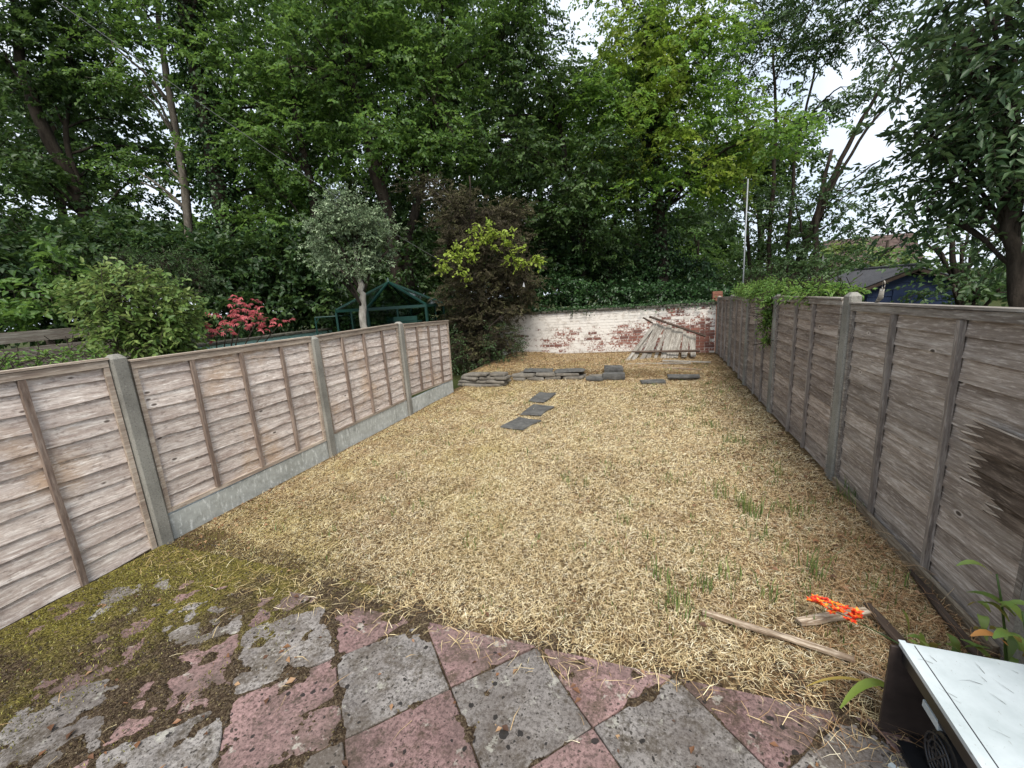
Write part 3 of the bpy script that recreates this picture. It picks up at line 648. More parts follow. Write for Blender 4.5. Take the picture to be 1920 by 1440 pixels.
def fence_panel(parent, x, y0, y1, z0, z1a, z1b, side, battens, mboard, mbat, mrail, pitch, wav, raild=.045, lean=None, seed=0, skip=None):
    """side=+1: garden face looks to +x. local x runs along the fence"""
    L = y1-y0; tilt = math.atan2(z1b-z1a, L)
    if side > 0: loc = (x, y1, z0); rz = -math.pi/2
    else: loc = (x, y0, z0); rz = math.pi/2
    Hh = (z1b if side > 0 else z1a)-z0
    mb = MB()                                   # top rail, cap and bottom rail
    mb.box(0, L, .006, .030, Hh-raild, Hh-.004); mb.box(-.004, L+.004, -.024, .040, Hh, Hh+.014)
    mb.box(0, .032, .006, .028, 0, Hh-raild-.002); mb.box(L-.032, L, .006, .028, 0, Hh-raild-.002)
    if z0 > .1: mb.box(.034, L-.034, .006, .029, -.002, .030)
    p = mb.build('fence_panel', mrail, parent, loc=loc, rot=(0, -tilt if side < 0 else tilt, rz))
    p.rotation_mode = 'XYZ'
    nb = int(round((Hh-raild*.4)/pitch)); ph = (Hh-raild*.4)/nb; var = [board_mesh(L-.004, ph*1.16, wav, seed*10+q) for q in range(5)]
    for m in var: m.materials.append(mboard)
    for q in range(nb):
        if skip and q in skip: continue
        o = link('board', var[(q*2+seed) % 5], None, p, (.002, -.006, q*ph+.001)); o.rotation_euler = (random.uniform(-.01, .01), random.uniform(-.003, .003), 0)
        if q % 2: o.location.x = L-.002; o.scale.x = -1
    for bi, yb in enumerate(battens):
        xb = (y1-yb) if side > 0 else (yb-y0); ln = (lean or {}).get(bi, 0)
        m = MB(); hb = Hh-raild-.004; n = 7
        zz = np.linspace(.032 if z0 > .1 else .0, hb, n); xx = xb+ln*(zz/hb)+rng.normal(size=n)*.0015; ws = .017+rng.normal(size=n)*.001
        vs = []
        for i in range(n): vs += [(xx[i]-ws[i], .008, zz[i]), (xx[i]+ws[i], .008, zz[i]), (xx[i]+ws[i]*.9, .034, zz[i]), (xx[i]-ws[i]*.9, .034, zz[i])]
        fs = [(i*4+a, i*4+(a+1) % 4, i*4+4+(a+1) % 4, i*4+4+a) for i in range(n-1) for a in range(4)]+[(3, 2, 1, 0), tuple((n-1)*4+a for a in range(4))]
        m.add(vs, fs); m.build('batten', mbat, p)
    return p
def conc_post(parent, x, y, h, w=.10, d=.105, lean=0):
    mb = MB(); a, b = w/2, d/2; c = .012
    oct_ = [(-a+c, -b), (a-c, -b), (a, -b+c), (a, b-c), (a-c, b), (-a+c, b), (-a, b-c), (-a, -b+c)]
    n = 8; vs = [(px, py, -.3) for px, py in oct_]+[(px, py, h-.03) for px, py in oct_]+[(px*.45, py*.45, h) for px, py in oct_]
    fs = [tuple(range(7, -1, -1))]+[(k, (k+1) % 8, 8+(k+1) % 8, 8+k) for k in range(8)]+[(8+k, 8+(k+1) % 8, 16+(k+1) % 8, 16+k) for k in range(8)]+[tuple(range(16, 24))]
    mb.add(vs, fs); return mb.build('concrete_post', M_conc, parent, loc=(x, y, 0), rot=(0, lean, 0))
lf = empty('fence', (XL, 3.5, 0), 0, 'pale pinkish lap panel fence with concrete gravel boards along the left of the lawn', 'fence')
rf = empty('fence', (XR, 5.5, 0), 0, 'weathered grey brown lap panel fence along the right of the lawn', 'fence')
def rel(par, o):
    o.location = Vector(o.location)-par.location; return o
XP = XL-.03
LP = [(-.02, 1.765, 0.0, 1.452, 1.448, [.42, .87, 1.335]), (1.885, 3.57, .205, 1.412, 1.398, [2.30, 2.735, 3.172]), (3.68, 5.255, .25, 1.395, 1.405, [4.07, 4.47, 4.86]), (5.365, 6.82, .235, 1.385, 1.335, [5.73, 6.09, 6.45])]
for q, (a, b, z0, z1, z2, bt) in enumerate(LP):
    rel(lf, fence_panel(lf, XP, a, b, z0, z1, z2, 1, bt, M_left, M_leftb, M_leftr, .118, .020, .05, seed=q+1))
    if z0 > .1:
        mb = MB(); mb.box(-.022, .022, a, b, -.1, z0-.006); rel(lf, mb.build('gravel_board', M_gravb, lf, bevel=.004, loc=(XP, 0, 0)))
for y, h in ((-.08, 1.47), (1.825, 1.478), (3.625, 1.408), (5.31, 1.437)): rel(lf, conc_post(lf, XP, y, h, .11, .10))
RP = [(.15, 1.95, .03, 1.50, 1.50, [.6, 1.05, 1.5]), (2.06, 3.90, .0, 1.505, 1.475, [2.665, 3.295]), (4.075, 5.98, -.03, 1.505, 1.485, [4.72, 5.24]), (6.10, 7.60, -.03, 1.465, 1.435, [6.55, 7.0]), (7.71, 9.15, -.03, 1.43, 1.42, [8.15, 8.65]), (9.27, 10.9, -.03, 1.40, 1.36, [9.8, 10.3])]
XQ = XR+.03
for q, (a, b, z0, z1, z2, bt) in enumerate(RP):
    mbd = M_right if q <= 1 else M_right2
    rel(rf, fence_panel(rf, XQ, a, b, z0, z1, z2, -1, bt, mbd, M_rightb, M_rightr, .118 if q <= 1 else .098, .006 if q < 2 else .004, .05, lean={0: .05, 1: .07} if q == 3 else None, seed=q+11))
for y, h in ((2.005, 1.55), (3.985, 1.562), (6.04, 1.515), (7.655, 1.47), (9.21, 1.46), (10.96, 1.4)): rel(rf, conc_post(rf, XQ, y, h, .085, .10 if y < 3.9 or y > 4 else .12))
# patch of unweathered boards nailed over the near panel, jagged at the left
for q, (z, hh, yl, yr) in enumerate(((.885, .10, 2.50, 1.96), (.79, .10, 2.42, 1.96), (.705, .09, 2.44, 1.96), (.625, .085, 2.30, 1.96))):
    n = 7; vs = [(0, yr, z-.03*0), (0, yr, z+hh)]
    jag = [(0, yl-random.uniform(0, .05)-(.11 if i % 2 else 0), z+hh*(1-i/(n-1))) for i in range(n)]
    poly = [(yr, z), (yr, z+hh)]+[(j[1], j[2]) for j in jag]
    m = len(poly); V = [(-.044+.036*(z_-z)/hh, y_, z_) for y_, z_ in poly]+[(-.034+.036*(z_-z)/hh, y_, z_) for y_, z_ in poly]
    F = [tuple(range(m)), tuple(range(2*m-1, m-1, -1))]+[(i, i+m, (i+1) % m+m, (i+1) % m) for i in range(m)]
    mb = MB(); mb.add(V, F); o = mb.build('broken_board', M_broken, rf, loc=(XR-.006-rf.location.x+.0, -rf.location.y, 0)); o['label'] = 'dark brown board patch with jagged splintered left end'
    V2 = [(x_+.004, y_+.010*(i_ % m > 1)+.003, z_+(.004 if i_ % m > 1 else 0)) for i_, (x_, y_, z_) in enumerate(V)]; m2 = MB(); m2.add(V2, F); m2.build('splintered_edge', M_right_y2, o)
# near kick board at the foot of the right fence
mb = MB(); mb.box(-.012, .012, 2.1, 3.86, -.05, .055, 0); rel(rf, mb.build('kick_board', M_rot_y, rf, loc=(XR-.012, 0, 0)))

# ------------------------------------------------------------------ brick wall at the back
WL, WH = 5.42, 1.2
wang = math.atan2(.5, 5.36); bw = empty('brick_wall', (-3.95, 10.6, 0), wang, 'red brick garden wall with flaking whitewash and dark coping at the far end of the lawn', 'wall')
mb = MB(); mb.box(0, WL, .008, .22, -.1, WH-.004); mb.build('mortar', M_mortar, bw)
bricks = []; CH = .0733
def brickm(l):
    m = MB(); m.box(.0, l, .0, .10, 0, CH-.011, .0015); me = m.mesh('brick'); me.materials.append(M_brick); return me
st_m = [brickm(.215) for _ in range(4)]; hd_m = [brickm(.103) for _ in range(4)]
for row in range(16):
    z = row*CH+.012; head = row % 2 == 1; x = (.06 if head else (.0 if row % 4 else .11))-.0; l = .103 if head else .215
    while x+l < WL:
        yy = random.uniform(-.003, .004)
        if x > .25-.0 and not (x < .75 and z > 1.0-(.75-x)*0): bricks.append((l, x, yy, z))
        else: bricks.append((l, x, yy, z))
        x += l+.011
bricks.sort(key=lambda b: (-b[0], -b[1]))
rest = MB()
for q, (l, x, yy, z) in enumerate(bricks):
    if q < 298:
        o = link('brick', random.choice(st_m if l > .2 else hd_m), None, bw, (x, yy, z)); o.rotation_euler = (0, random.uniform(-.006, .006), random.uniform(-.006, .006))
    else: rest.box(x, x+l, yy, .1, z, z+CH-.011, .001)
o = rest.build('brick', M_brick, bw); o['kind'] = 'stuff'
x = -.1
while x < WL+.05:
    l = random.uniform(.32, .5); mb = MB(); mb.box(x, x+l-.012, -.045, .27, WH, WH+.055, .006); mb.build('coping_stone', M_cope, bw, bevel=.008); x += l
# ivy on top of wall
n = 3400; t = rng.uniform(0, 1, n); px_ = -3.95+t*5.4; py_ = 10.6+t*.5
Z = WH+.04+np.abs(rng.normal(0, .045, n))*(.3+fbm(px_*1.5, px_*0, 4)*1.5); hang = rng.uniform(0, 1, n) < .07*(fbm(px_*2.2, px_*0, 14) > .5); Z = np.where(hang, WH+.03-rng.uniform(0, .14, n), Z)
Yo = py_+np.where(hang, -.06, rng.uniform(-.05, .4, n)); sz = rng.uniform(.03, .065, n)
o = link('wall_top_ivy', leaf_mesh('wall_top_ivy', np.c_[px_, Yo, Z], rnd(n)*np.array([1, 1, .6])+np.array([0, -.6, -.3]), np.array([0, -.4, 1.])+rnd(n)*.4, sz, sz*.8, rng.uniform(0, 1, n)), M_lfivy)
tag(o, 'ivy creeping along the coping of the whitewashed brick wall', 'ivy', kind='stuff')
# small orange brick pier at the end of the right fence
mb = MB()
for r_ in range(20):
    z = r_*.075; mb.box(-.11, .11, -.11, -.004, z, z+.065, .001); mb.box(-.11, .11, .004, .11, z, z+.065, .001)
mb.box(-.10, .10, -.10, .10, 0, 1.5)
o = mb.build('brick_pier', M_terr, None, loc=(1.50, 11.45, 0)); tag(o, 'small orange brick pier behind the far end of the right fence', 'pier')
# continuation of the boundary behind the conifer
mb = MB(); mb.box(-4.2, 0, 0, .2, -.1, 1.12); o = mb.build('boundary_wall', M_cope, None, loc=(-3.98, 10.62, 0)); tag(o, 'dark mossy boundary wall behind the dead conifer', 'wall')

# ------------------------------------------------------------------ stones
def stone(w, d, h, jit=.012):
    mb = MB(); n = 9; pl = []
    cx = [(-1, -1), (0, -1.05), (1, -1), (1.04, 0), (1, 1), (0, 1.03), (-1, 1), (-1.05, 0)]
    pl = [(a*w/2+random.uniform(-jit, jit)*2, b*d/2+random.uniform(-jit, jit)*2) for a, b in cx]
    n = 8; vs = [(x*.97, y*.97, random.uniform(0, jit*.3)) for x, y in pl]+[(x*1.01, y*1.01, h*.5) for x, y in pl]+[(x*.95, y*.95, h+random.uniform(-jit, jit)*.35) for x, y in pl]
    fs = [tuple(range(7, -1, -1))]+[(k, (k+1) % 8, 8+(k+1) % 8, 8+k) for k in range(8)]+[(8+k, 8+(k+1) % 8, 16+(k+1) % 8, 16+k) for k in range(8)]+[tuple(range(16, 24))]
    mb.add(vs, fs); return mb
for (x, y, w_, d_, a, lb) in ((-1.74, 6.46, .30, .58, -.10, 'dark slate stepping stone farthest from the patio, nearest the rubble edging'), (-1.62, 5.68, .34, .52, -.16, 'middle of three dark slate stepping stones in the straw lawn'), (-1.66, 5.03, .34, .42, -.22, 'dark slate stepping stone nearest the patio of the three in the lawn')):
    o = stone(w_, d_, .03, .015).build('stepping_stone', M_slate, None, loc=(x, y, .006), rot=(0, 0, a), bevel=.004); tag(o, lb, 'stepping stone', 'slate stepping stones in the lawn')
st = empty('rubble_edging', (-3.2, 7.3, 0), 0, 'low dry stacked edging of flat grey stones in front of the raised bed', 'stone edging')
def st_add(x, y, z, w_, d_, h_, a=0, mat=M_stone, label=None):
    o = stone(w_, d_, h_, .018).build('stone', mat, st, loc=(x-st.location.x, y-st.location.y, z), rot=(random.uniform(-.05, .05), random.uniform(-.07, .07), a+random.uniform(-.12, .12)), bevel=.004)
    if label: o['label'] = label
for z, row in ((0.0, ((-3.42, .5), (-2.93, .42))), (.064, ((-3.36, .62), (-2.86, .34))), (.128, ((-3.45, .4), (-3.08, .3), (-2.80, .26))), (.19, ((-3.3, .5), (-2.86, .34)))):
    for x, w_ in row: st_add(x, 7.38+random.uniform(-.02, .02)+z*.35, z, w_, .28, .057, -.05)
for x, y, z, w_ in ((-2.62, 7.95, 0, .34), (-2.27, 8.0, 0, .34), (-1.9, 8.05, 0, .36), (-1.48, 8.1, 0, .40), (-1.08, 8.14, 0, .3), (-2.5, 7.98, .065, .44), (-2.05, 8.06, .065, .40), (-1.62, 8.10, .065, .46)): st_add(x, y, z, w_, .26, .06, .06)
for x, y, z, w_, a in ((-2.28, 8.25, .125, .62, .05), (-1.60, 8.2, .127, .56, .1), (-2.62, 8.3, .10, .34, -.1)): st_add(x, y, z, w_, .4, .032, a, M_slate, 'thin dark slate laid on top of the edging')
for q, (x, y, z, w_, d_, h_, a, lb) in enumerate(((-.70, 8.0, .01, .40, .2, .12, .04, 'squat dark grey stone block at the right end of the rubble edging'), (-.74, 8.35, .1, .34, .3, .10, .1, 'dark grey stone block set behind the squat block at the edging end'), (-1.06, 7.9, .01, .30, .18, .06, .0, 'small dark stone lying before the right end of the rubble edging'),
                                              (.02, 7.7, .01, .42, .22, .04, .2, 'dark slate piece lying before the broken fence panel'), (.55, 8.0, .04, .55, .2, .05, .05, 'long dark slate piece lying right of the other, before the broken panel'))):
    o = stone(w_, d_, h_, .012).build('stone_block', M_slate, None, loc=(x, y, z), rot=(0, 0, a), bevel=.006); tag(o, lb, 'stone')

# ------------------------------------------------------------------ broken fence panel leaning on the wall
bp = empty('broken_fence_panel', (.2, 10.1, .1), 0, 'collapsed fence panel of silvered upright boards leaning on the brick wall', 'fence panel')
tops = [(-.02+.068*i, 10.58+.006*i, (.92-.027*i)+random.uniform(-.03, .02)-(0 if i > 2 else .10*(2-i))) for i in range(15)]
for i, tp in enumerate(tops):
    bx = -.40+.095*i+random.uniform(-.06, .06); by = 9.55+.035*i; A = np.array([bx, by, .11]); B = np.array(tp)+np.array([0, 0, random.uniform(-.03, .05)])
    if i in (1, 4): A = A+np.array([-.22, -.12, 0])
    mb = MB(); ax = norm(B-A); mid = (A+B)/2
    X_ = norm(np.cross(ax, np.array([0, -1., .3]))); Y_ = np.cross(ax, X_)
    Lh = np.linalg.norm(B-A)/2; w_ = random.uniform(.036, .055)
    mb.box(-Lh, Lh, -w_, w_, -.006, .006, .003)
    o = mb.build('board', M_old, bp); o.matrix_world = Matrix.Translation(Vector(mid)) @ Matrix(((ax[0], X_[0], Y_[0]), (ax[1], X_[1], Y_[1]), (ax[2], X_[2], Y_[2]))).to_4x4()
    o.matrix_local = bp.matrix_world.inverted() @ o.matrix_world if False else Matrix.Translation(-bp.location) @ o.matrix_world
for a, b, w_ in (((-.08, 10.46, 1.02), (1.16, 10.42, .52), .045), ((-.45, 9.72, .28), (1.0, 9.95, .25), .045), ((-.22, 10.5, 1.0), (.0, 10.45, .86), .03)):
    mb = MB(); mb.bar(np.array(a)-np.array(bp.location), np.array(b)-np.array(bp.location), w_, .03, (0, -1, 1)); o = mb.build('rail', M_dkwood, bp)
def plank(a, b, w_, t_, mat, label, cat='plank', group=None, name='timber_plank', jit=.004):
    a = np.array(a, float); b = np.array(b, float); d = b-a; L = np.linalg.norm(d); n = 6; mb = MB(); vs = []
    for i in range(n):
        x = L*i/(n-1); ww = w_/2*(1+random.uniform(-.12, .12))*(1 if 0 < i < n-1 else random.uniform(.5, .9)); o_ = random.uniform(-jit, jit)
        vs += [(x, -ww+o_, -t_/2), (x, ww+o_, -t_/2), (x, ww+o_, t_/2+random.uniform(-.001, .001)), (x, -ww+o_, t_/2)]
    fs = [(i*4+k, i*4+(k+1) % 4, i*4+4+(k+1) % 4, i*4+4+k) for i in range(n-1) for k in range(4)]+[(3, 2, 1, 0), tuple((n-1)*4+k for k in range(4))]
    mb.add(vs, fs); o = mb.build(name, mat, None, loc=tuple(a)); o.rotation_mode = 'QUATERNION'; o.rotation_quaternion = Vector(d).to_track_quat('X', 'Z'); return tag(o, label, cat, group)
plank((-.5, 9.0, .13), (.75, 9.1, .12), .07, .02, M_old, 'long grey plank lying flat before the collapsed fence panel')
plank((-.25, 8.7, .13), (.9, 8.55, .09), .06, .02, M_rot, 'brown plank lying nearest the lawn before the collapsed fence panel')
plank((.2, 9.35, .14), (1.15, 9.3, .1), .08, .02, M_old, 'short pale plank tucked under the collapsed fence panel')
plank((.262, 2.05, .022), (.86, 1.90, .03), .035, .012, M_rot, 'long splintered pale stick lying on the straw left of the orange flower', 'stick', name='broken_batten')
plank((.70, 2.08, .03), (1.04, 2.24, .035), .05, .014, M_rot, 'short brown broken board lying under the orange flower', 'board', name='broken_board')
plank((.86, 1.84, .03), (1.05, 1.72, .03), .015, .01, M_rot, 'thin pale sliver of wood lying behind the white appliance', 'stick', name='wood_sliver')
plank((1.06, 2.3, .03), (1.12, 1.75, .06), .05, .012, M_dkwood, 'dark thin board on the straw behind the white appliance', 'board', name='broken_board')
plank((1.40, 2.65, .03), (1.33, 1.8, .05), .035, .016, M_dkwood, 'dark thin edging board lying at the foot of the grey fence', 'board', name='edging_board')

# ------------------------------------------------------------------ discarded appliance
ap = empty('discarded_appliance', (.86, 1.6, 0), -.03, 'discarded white topped appliance lying open sided on the patio corner', 'appliance')
AW, AL, AH = .345, .80, .40
mb = MB(); mb.box(-.012, AW, -AL, .006, AH-.018, AH); mb.build('top_panel', M_white, ap, bevel=.003)
mb = MB(); mb.box(-.014, .006, -AL, .008, AH+.0015, AH+.004); mb.build('rim', M_white, ap)
mb = MB(); mb.box(.026, .029, -AL, -.004, AH-.004, AH+.0008); mb.build('groove', M_greyp, ap)
mb = MB(); mb.box(-.006, .004, -AL, -.006, AH-.036, AH-.0195); mb.build('trim_strip', M_greyp, ap)
mb = MB(); mb.box(-.004, .03, -AL, -.012, AH-.070, AH-.0375); mb.build('seal', M_black, ap)
mb = MB(); mb.box(-.035, AW-.005, -.004, .006, 0.0, AH-.020); mb.build('end_panel', M_dkpanel, ap, bevel=.001)
mb = MB(); mb.box(AW-.014, AW-.003, -AL, -.006, 0.02, AH-.021); mb.build('back_panel', M_black, ap)
mb = MB(); mb.box(.05, AW-.02, -AL, -.01, .01, .022); mb.build('base_tray', M_black, ap)
mb = MB(); mb.box(.0, .05, -AL, -.05, .004, .03); mb.build('bottom_rail', M_black, ap)
c0 = np.array([.095, -.215, .17]); mb = MB(); mb.tube([c0+(-.07, 0, 0), c0+(-.06, 0, 0), c0+(.06, 0, 0), c0+(.07, 0, 0)], [.06, .08, .08, .06], 28); mt = mb.build('motor', M_black, ap)
for r_ in (.068, .048, .028):
    mb = MB(); th = np.linspace(0, 6.283, 25); mb.tube([c0+(-.074, math.cos(a)*r_, math.sin(a)*r_) for a in th], .004, 6, False); mb.build('fan_ring', M_greyp, mt, True)
for q in range(6):
    a = q*1.047; mb = MB(); mb.bar(c0+(-.075, 0, 0), c0+(-.075, math.cos(a)*.068, math.sin(a)*.068), .006, .004, (1, 0, 0)); mb.build('fan_guard', M_greyp, mt)
mb = MB(); mb.box(.03, .045, -.175, -.085, .235, .262); mb.build('bracket', M_white, ap, bevel=.002)
mb = MB(); mb.tube([(.06, -.26, .33), (.03, -.31, .335), (.022, -.36, .31), (.03, -.42, .22), (.03, -.5, .1)], .007, 8); mb.build('pipe', M_steel, ap, True)
mb = MB(); mb.tube([(.09, -.02, .30), (.03, -.10, .285), (.05, -.13, .30), (.03, -.18, .27), (.06, -.2, .22)], .005, 6); mb.build('wire', M_black, ap, True)
mb = MB(); mb.tube([(.03, -.03, .37), (.01, -.07, .335), (.03, -.10, .31)], .006, 6); mb.build('hook', M_steel, ap, True)
plank((.80, 1.46, .015), (.93, 1.28, .015), .03, .012, M_white, 'white painted strip lying on the slabs beside the open appliance', 'strip', name='loose_strip')
plank((.86, 1.50, .02), (.98, 1.22, .02), .035, .016, M_black, 'black plastic strip lying on the slabs against the open appliance', 'strip', name='loose_strip')

n = 26; P_ = np.c_[rng.uniform(.90, 1.18, n), rng.uniform(1.0, 1.56, n), np.full(n, AH+.0022)]
o = strands('straw_bits', P_, rng.uniform(1.6, 2.9, n), rng.uniform(.012, .06, n), rng.uniform(.0008, .0018, n), np.zeros(n), rng.normal(0, .3, n), rng.uniform(0, .3, n), M_crumb); tag(o, 'dark bits of straw and twig on the white appliance top', 'debris', kind='stuff')
# ------------------------------------------------------------------ orange flower and foreground plants
def blade(parent, name, pts, w_, mat, tintv=.5, fold=.25):
    pts = np.array(pts, float); m = len(pts); T = norm(np.gradient(pts, axis=0)); vs = []; t = np.linspace(0, 1, m); ww = w_*np.sin(np.clip(t*.92+.06, 0, 1)*math.pi)**.7*.5
    for i in range(m):
        s_ = norm(np.cross(T[i], np.array([0, 0, 1.]))+1e-6); vs += [pts[i]-s_*ww[i]+np.array([0, 0, ww[i]*fold]), pts[i], pts[i]+s_*ww[i]+np.array([0, 0, ww[i]*fold])]
    F = [(i*3+k, i*3+k+1, i*3+4+k, i*3+3+k) for i in range(m-1) for k in (0, 1)]
    me = np_mesh(name, np.array(vs), np.array(F), np.full(len(vs), tintv), True); return link(name, me, mat, parent)
def bez(a, b, c, n=10):
    a, b, c = map(np.array, (a, b, c)); t = np.linspace(0, 1, n)[:, None]; return a*(1-t)**2+2*b*t*(1-t)+c*t*t
fl = empty('orange_flower', (1.05, 1.9, 0), 0, 'fallen stem of bright orange red crocosmia blossom over the broken board', 'flower')
def rl(p, o): return [tuple(np.array(q)-np.array(o.location)) for q in p]
stem = bez((1.18, 1.78, .10), (1.0, 1.93, .16), (.775, 2.14, .11), 12); mb = MB(); mb.tube(rl(stem, fl), np.linspace(.004, .0015, 12), 6); mb.build('stem', M_gblade, fl, True)
cl = []
for t in np.linspace(.70, 1, 10):
    i = t*11; p = stem[int(i)]*(1-(i % 1))+stem[min(11, int(i)+1)]*(i % 1)+rnd(1)[0]*.006
    for sgn in (-1, 1):
        me_c = p+np.array([.012*sgn, .014*sgn, .008])+rnd(1)[0]*.005; rr = .036*(1.3-.55*t)*random.uniform(.7, 1.25); q = 6
        D = np.stack([np.cos(np.arange(q)*1.047), np.sin(np.arange(q)*1.047), np.full(q, .7)], 1)+rnd(q)*.2
        P = np.tile(me_c-np.array(fl.location), (q, 1)); m = leaf_mesh('blossom', P, D, np.tile([0, 0, 1.], (q, 1)), np.full(q, rr), np.full(q, rr*.55), np.zeros(q)); link('blossom', m, M_flower, fl)
lp = empty('strap_leaf_plant', (.98, 1.85, 0), 0, 'long green strap leaf arching over straw left of the white appliance', 'plant')
M_gleaf = leaf_mat('strap_leaf', [(.10, .16, .02), (.18, .26, .04), (.34, .24, .06)], .3)
blade(lp, 'leaf', rl(bez((.92, 1.66, .08), (.83, 1.70, .22), (.70, 1.60, .06)), lp), .035, M_gleaf, .45)
blade(lp, 'leaf', rl(bez((.90, 1.74, .04), (.78, 1.78, .09), (.62, 1.70, .03)), lp), .014, M_gleaf, .95)
rp = empty('leafy_plant', (1.32, 1.7, 0), 0, 'bushy green plant with broad leaves and orange tips between appliance and grey fence', 'plant')
M_gl2 = leaf_mat('broad_leaf', [(.035, .09, .02), (.08, .17, .035), (.16, .26, .07), (.55, .25, .08)], .35)
for q in range(46):
    az = random.uniform(0, 6.28); b = np.array([1.30+random.uniform(-.08, .10), 1.72+random.uniform(-.25, .25), random.uniform(.05, .5)]); r_ = random.uniform(.06, .14)
    e = b+np.array([math.cos(az)*r_-.03, math.sin(az)*r_, random.uniform(-.05, .08)]); e[0] = min(e[0], 1.42); m_ = (b+e)/2+np.array([0, 0, .06])
    blade(rp, 'leaf', rl(bez(b, m_, e, 7), rp), random.uniform(.022, .045), M_gl2, (.98 if q in (3, 17) else random.choice([.1, .25, .4, .5, .6, .6])) )
for q in range(7):
    b = np.array([1.30+random.uniform(-.06, .06), 1.72+random.uniform(-.22, .22), 0]); e = b+np.array([random.uniform(-.08, .04), random.uniform(-.1, .1), random.uniform(.35, .58)])
    mb = MB(); mb.tube(rl(bez(b, (b+e)/2+np.array([.03, 0, 0]), e, 6), rp), np.linspace(.006, .003, 6), 6); mb.build('stem', M_gblade, rp, True)
for q in range(14):
    x, y = random.choice([(1.15, 2.05), (1.22, 1.98), (1.10, 1.95)]); x += random.uniform(-.06, .06); y += random.uniform(-.06, .06)
    if q == 0: wd = empty('seedling', (1.15, 2.0, 0), 0, 'small bright green seedling rising behind the white appliance', 'plant')
    blade(wd, 'leaf', rl(bez((x, y, .02), (x, y, .12), (x+random.uniform(-.07, .07), y+random.uniform(-.07, .07), random.uniform(.08, .16)), 5), wd), .035, M_gl2, random.uniform(.3, .65))

# ------------------------------------------------------------------ thing hanging over the right fence top
fi = empty('frayed_rope_end', (1.49, 3.56, 1.49), 0, 'frayed pale rope end sticking up from the top rail of the near grey panel', 'rope')
mb = MB(); mb.tube([(0, .06, .0), (0, .03, .02), (0, 0, .04), (0, -.01, .10)], [.008, .012, .017, .013], 8); mb.build('rope', M_old, fi, True)
mb = MB(); mb.tube([(0, -.02+.018*math.cos(a)-.0, .125+.028*math.sin(a)) for a in np.linspace(-1.6, 4.4, 12)], .003, 6); mb.build('loop', M_old, fi, True)
# ------------------------------------------------------------------ pole and cable
o = MB(); o.tube([(2.07, 11.5, 0), (2.055, 11.5, 4.0)], .017, 10); o = o.build('metal_pole', M_galv, None, True); tag(o, 'thin grey upright metal pole rising behind the climber on the right fence', 'pole')
a = PX(60, -30, 7.5); b = PX(960, 560, 11.5); t = np.linspace(0, 1, 24)[:, None]; Q = a*(1-t)+b*t; Q[:, 2] -= .25*np.sin(t[:, 0]*math.pi)*1
o = MB(); o.tube(Q, .005, 6); o = o.build('overhead_cable', M_cable, None, True); tag(o, 'thin grey cable sloping down across the trees from upper left to the dead conifer', 'cable')

# ------------------------------------------------------------------ neighbour on the left
tw = empty('turquoise_wall', (-8.0, 7.6, 0), 0, 'low turquoise painted wall with dark coping in the garden beyond the left fence', 'wall')
mb = MB(); mb.box(-.1, .1, -3.2, 2.4, -.1, 1.15); mb.build('wall', M_turq, tw)
for q in range(12): y = -3.2+q*.467; mb = MB(); mb.box(-.15, .15, y, y+.45, 1.152, 1.205, .008); mb.build('coping_stone', M_cope, tw, bevel=.008)
gh = empty('greenhouse', (-5.95, 8.6, 0), .15, 'green framed hexagonal glasshouse with a pointed roof behind the holly trunk', 'greenhouse')
R_ = 1.27; hx = [(R_*math.cos(a), R_*.9*math.sin(a)) for a in [math.pi/6+k*math.pi/3 for k in range(6)]]
apex = np.array([0, 0, 2.22]); EZ = 1.62
for k_ in range(6):
    p, q = hx[k_], hx[(k_+1) % 6]; P_ = np.array([*p, EZ]); Q_ = np.array([*q, EZ])
    mb = MB(); mb.bar((*p, 0), (*p, EZ-.03), .05, .05); mb.build('frame_post', M_green, gh)
    mb = MB(); mb.bar(P_, Q_, .05, .06); mb.build('eaves_rail', M_green, gh)
    mb = MB(); mb.bar(P_+(0, 0, .03), apex, .045, .04); mb.build('roof_rib', M_green, gh)
    mb = MB(); mb.bar(((P_+Q_)/2*(1, 1, 0)), (P_+Q_)/2-(0, 0, .03), .03, .03); mb.build('glazing_bar', M_green, gh)
    mb = MB(); mb.bar((*p, .9), (*q, .9), .03, .03); mb.build('side_rail', M_green, gh)
    for nm, poly, off in (('roof_pane', [P_+(0, 0, .02), Q_+(0, 0, .02), apex-(0, 0, .02)], np.array([0, 0, .004])), ('side_pane', [np.array([*p, .05]), np.array([*q, .05]), Q_-(0, 0, .04), P_-(0, 0, .04)], norm(np.array([p[0]+q[0], p[1]+q[1], 0]))*.004)):
        m = len(poly); mb = MB(); mb.add([v for v in poly]+[v+off for v in poly], [tuple(range(m))[::-1], tuple(range(m, 2*m))]+[(i, (i+1) % m, m+(i+1) % m, m+i) for i in range(m)]); mb.build(nm, M_glass, gh)
mb = MB(); mb.tube([apex-(0, 0, .03), apex+(0, 0, .05), apex+(0, 0, .10)], [.05, .03, .008], 8); mb.build('finial', M_green, gh)
mb = MB(); mb.box(.25, .95, -.9, -.5, 1.28, 1.31); mb.box(.28, .32, -.88, -.84, 0, 1.28); mb.box(.88, .92, -.88, -.84, 0, 1.28); mb.box(.25, .95, -.9, -.87, 1.32, 1.42)
o = mb.build('staging_bench', M_green, None, loc=(-5.9, 8.6, 0), rot=(0, 0, .15)); tag(o, 'green plant staging inside the hexagonal glasshouse', 'bench')
ar = empty('garden_arch', (-7.2, 8.1, 0), .3, 'thin green metal garden arch left of the hexagonal glasshouse', 'arch')
for sx_ in (-.5, .45): mb = MB(); mb.tube([(sx_, 0, 0), (sx_, 0, 1.50)], .018, 6); mb.build('frame_post', M_green, ar)
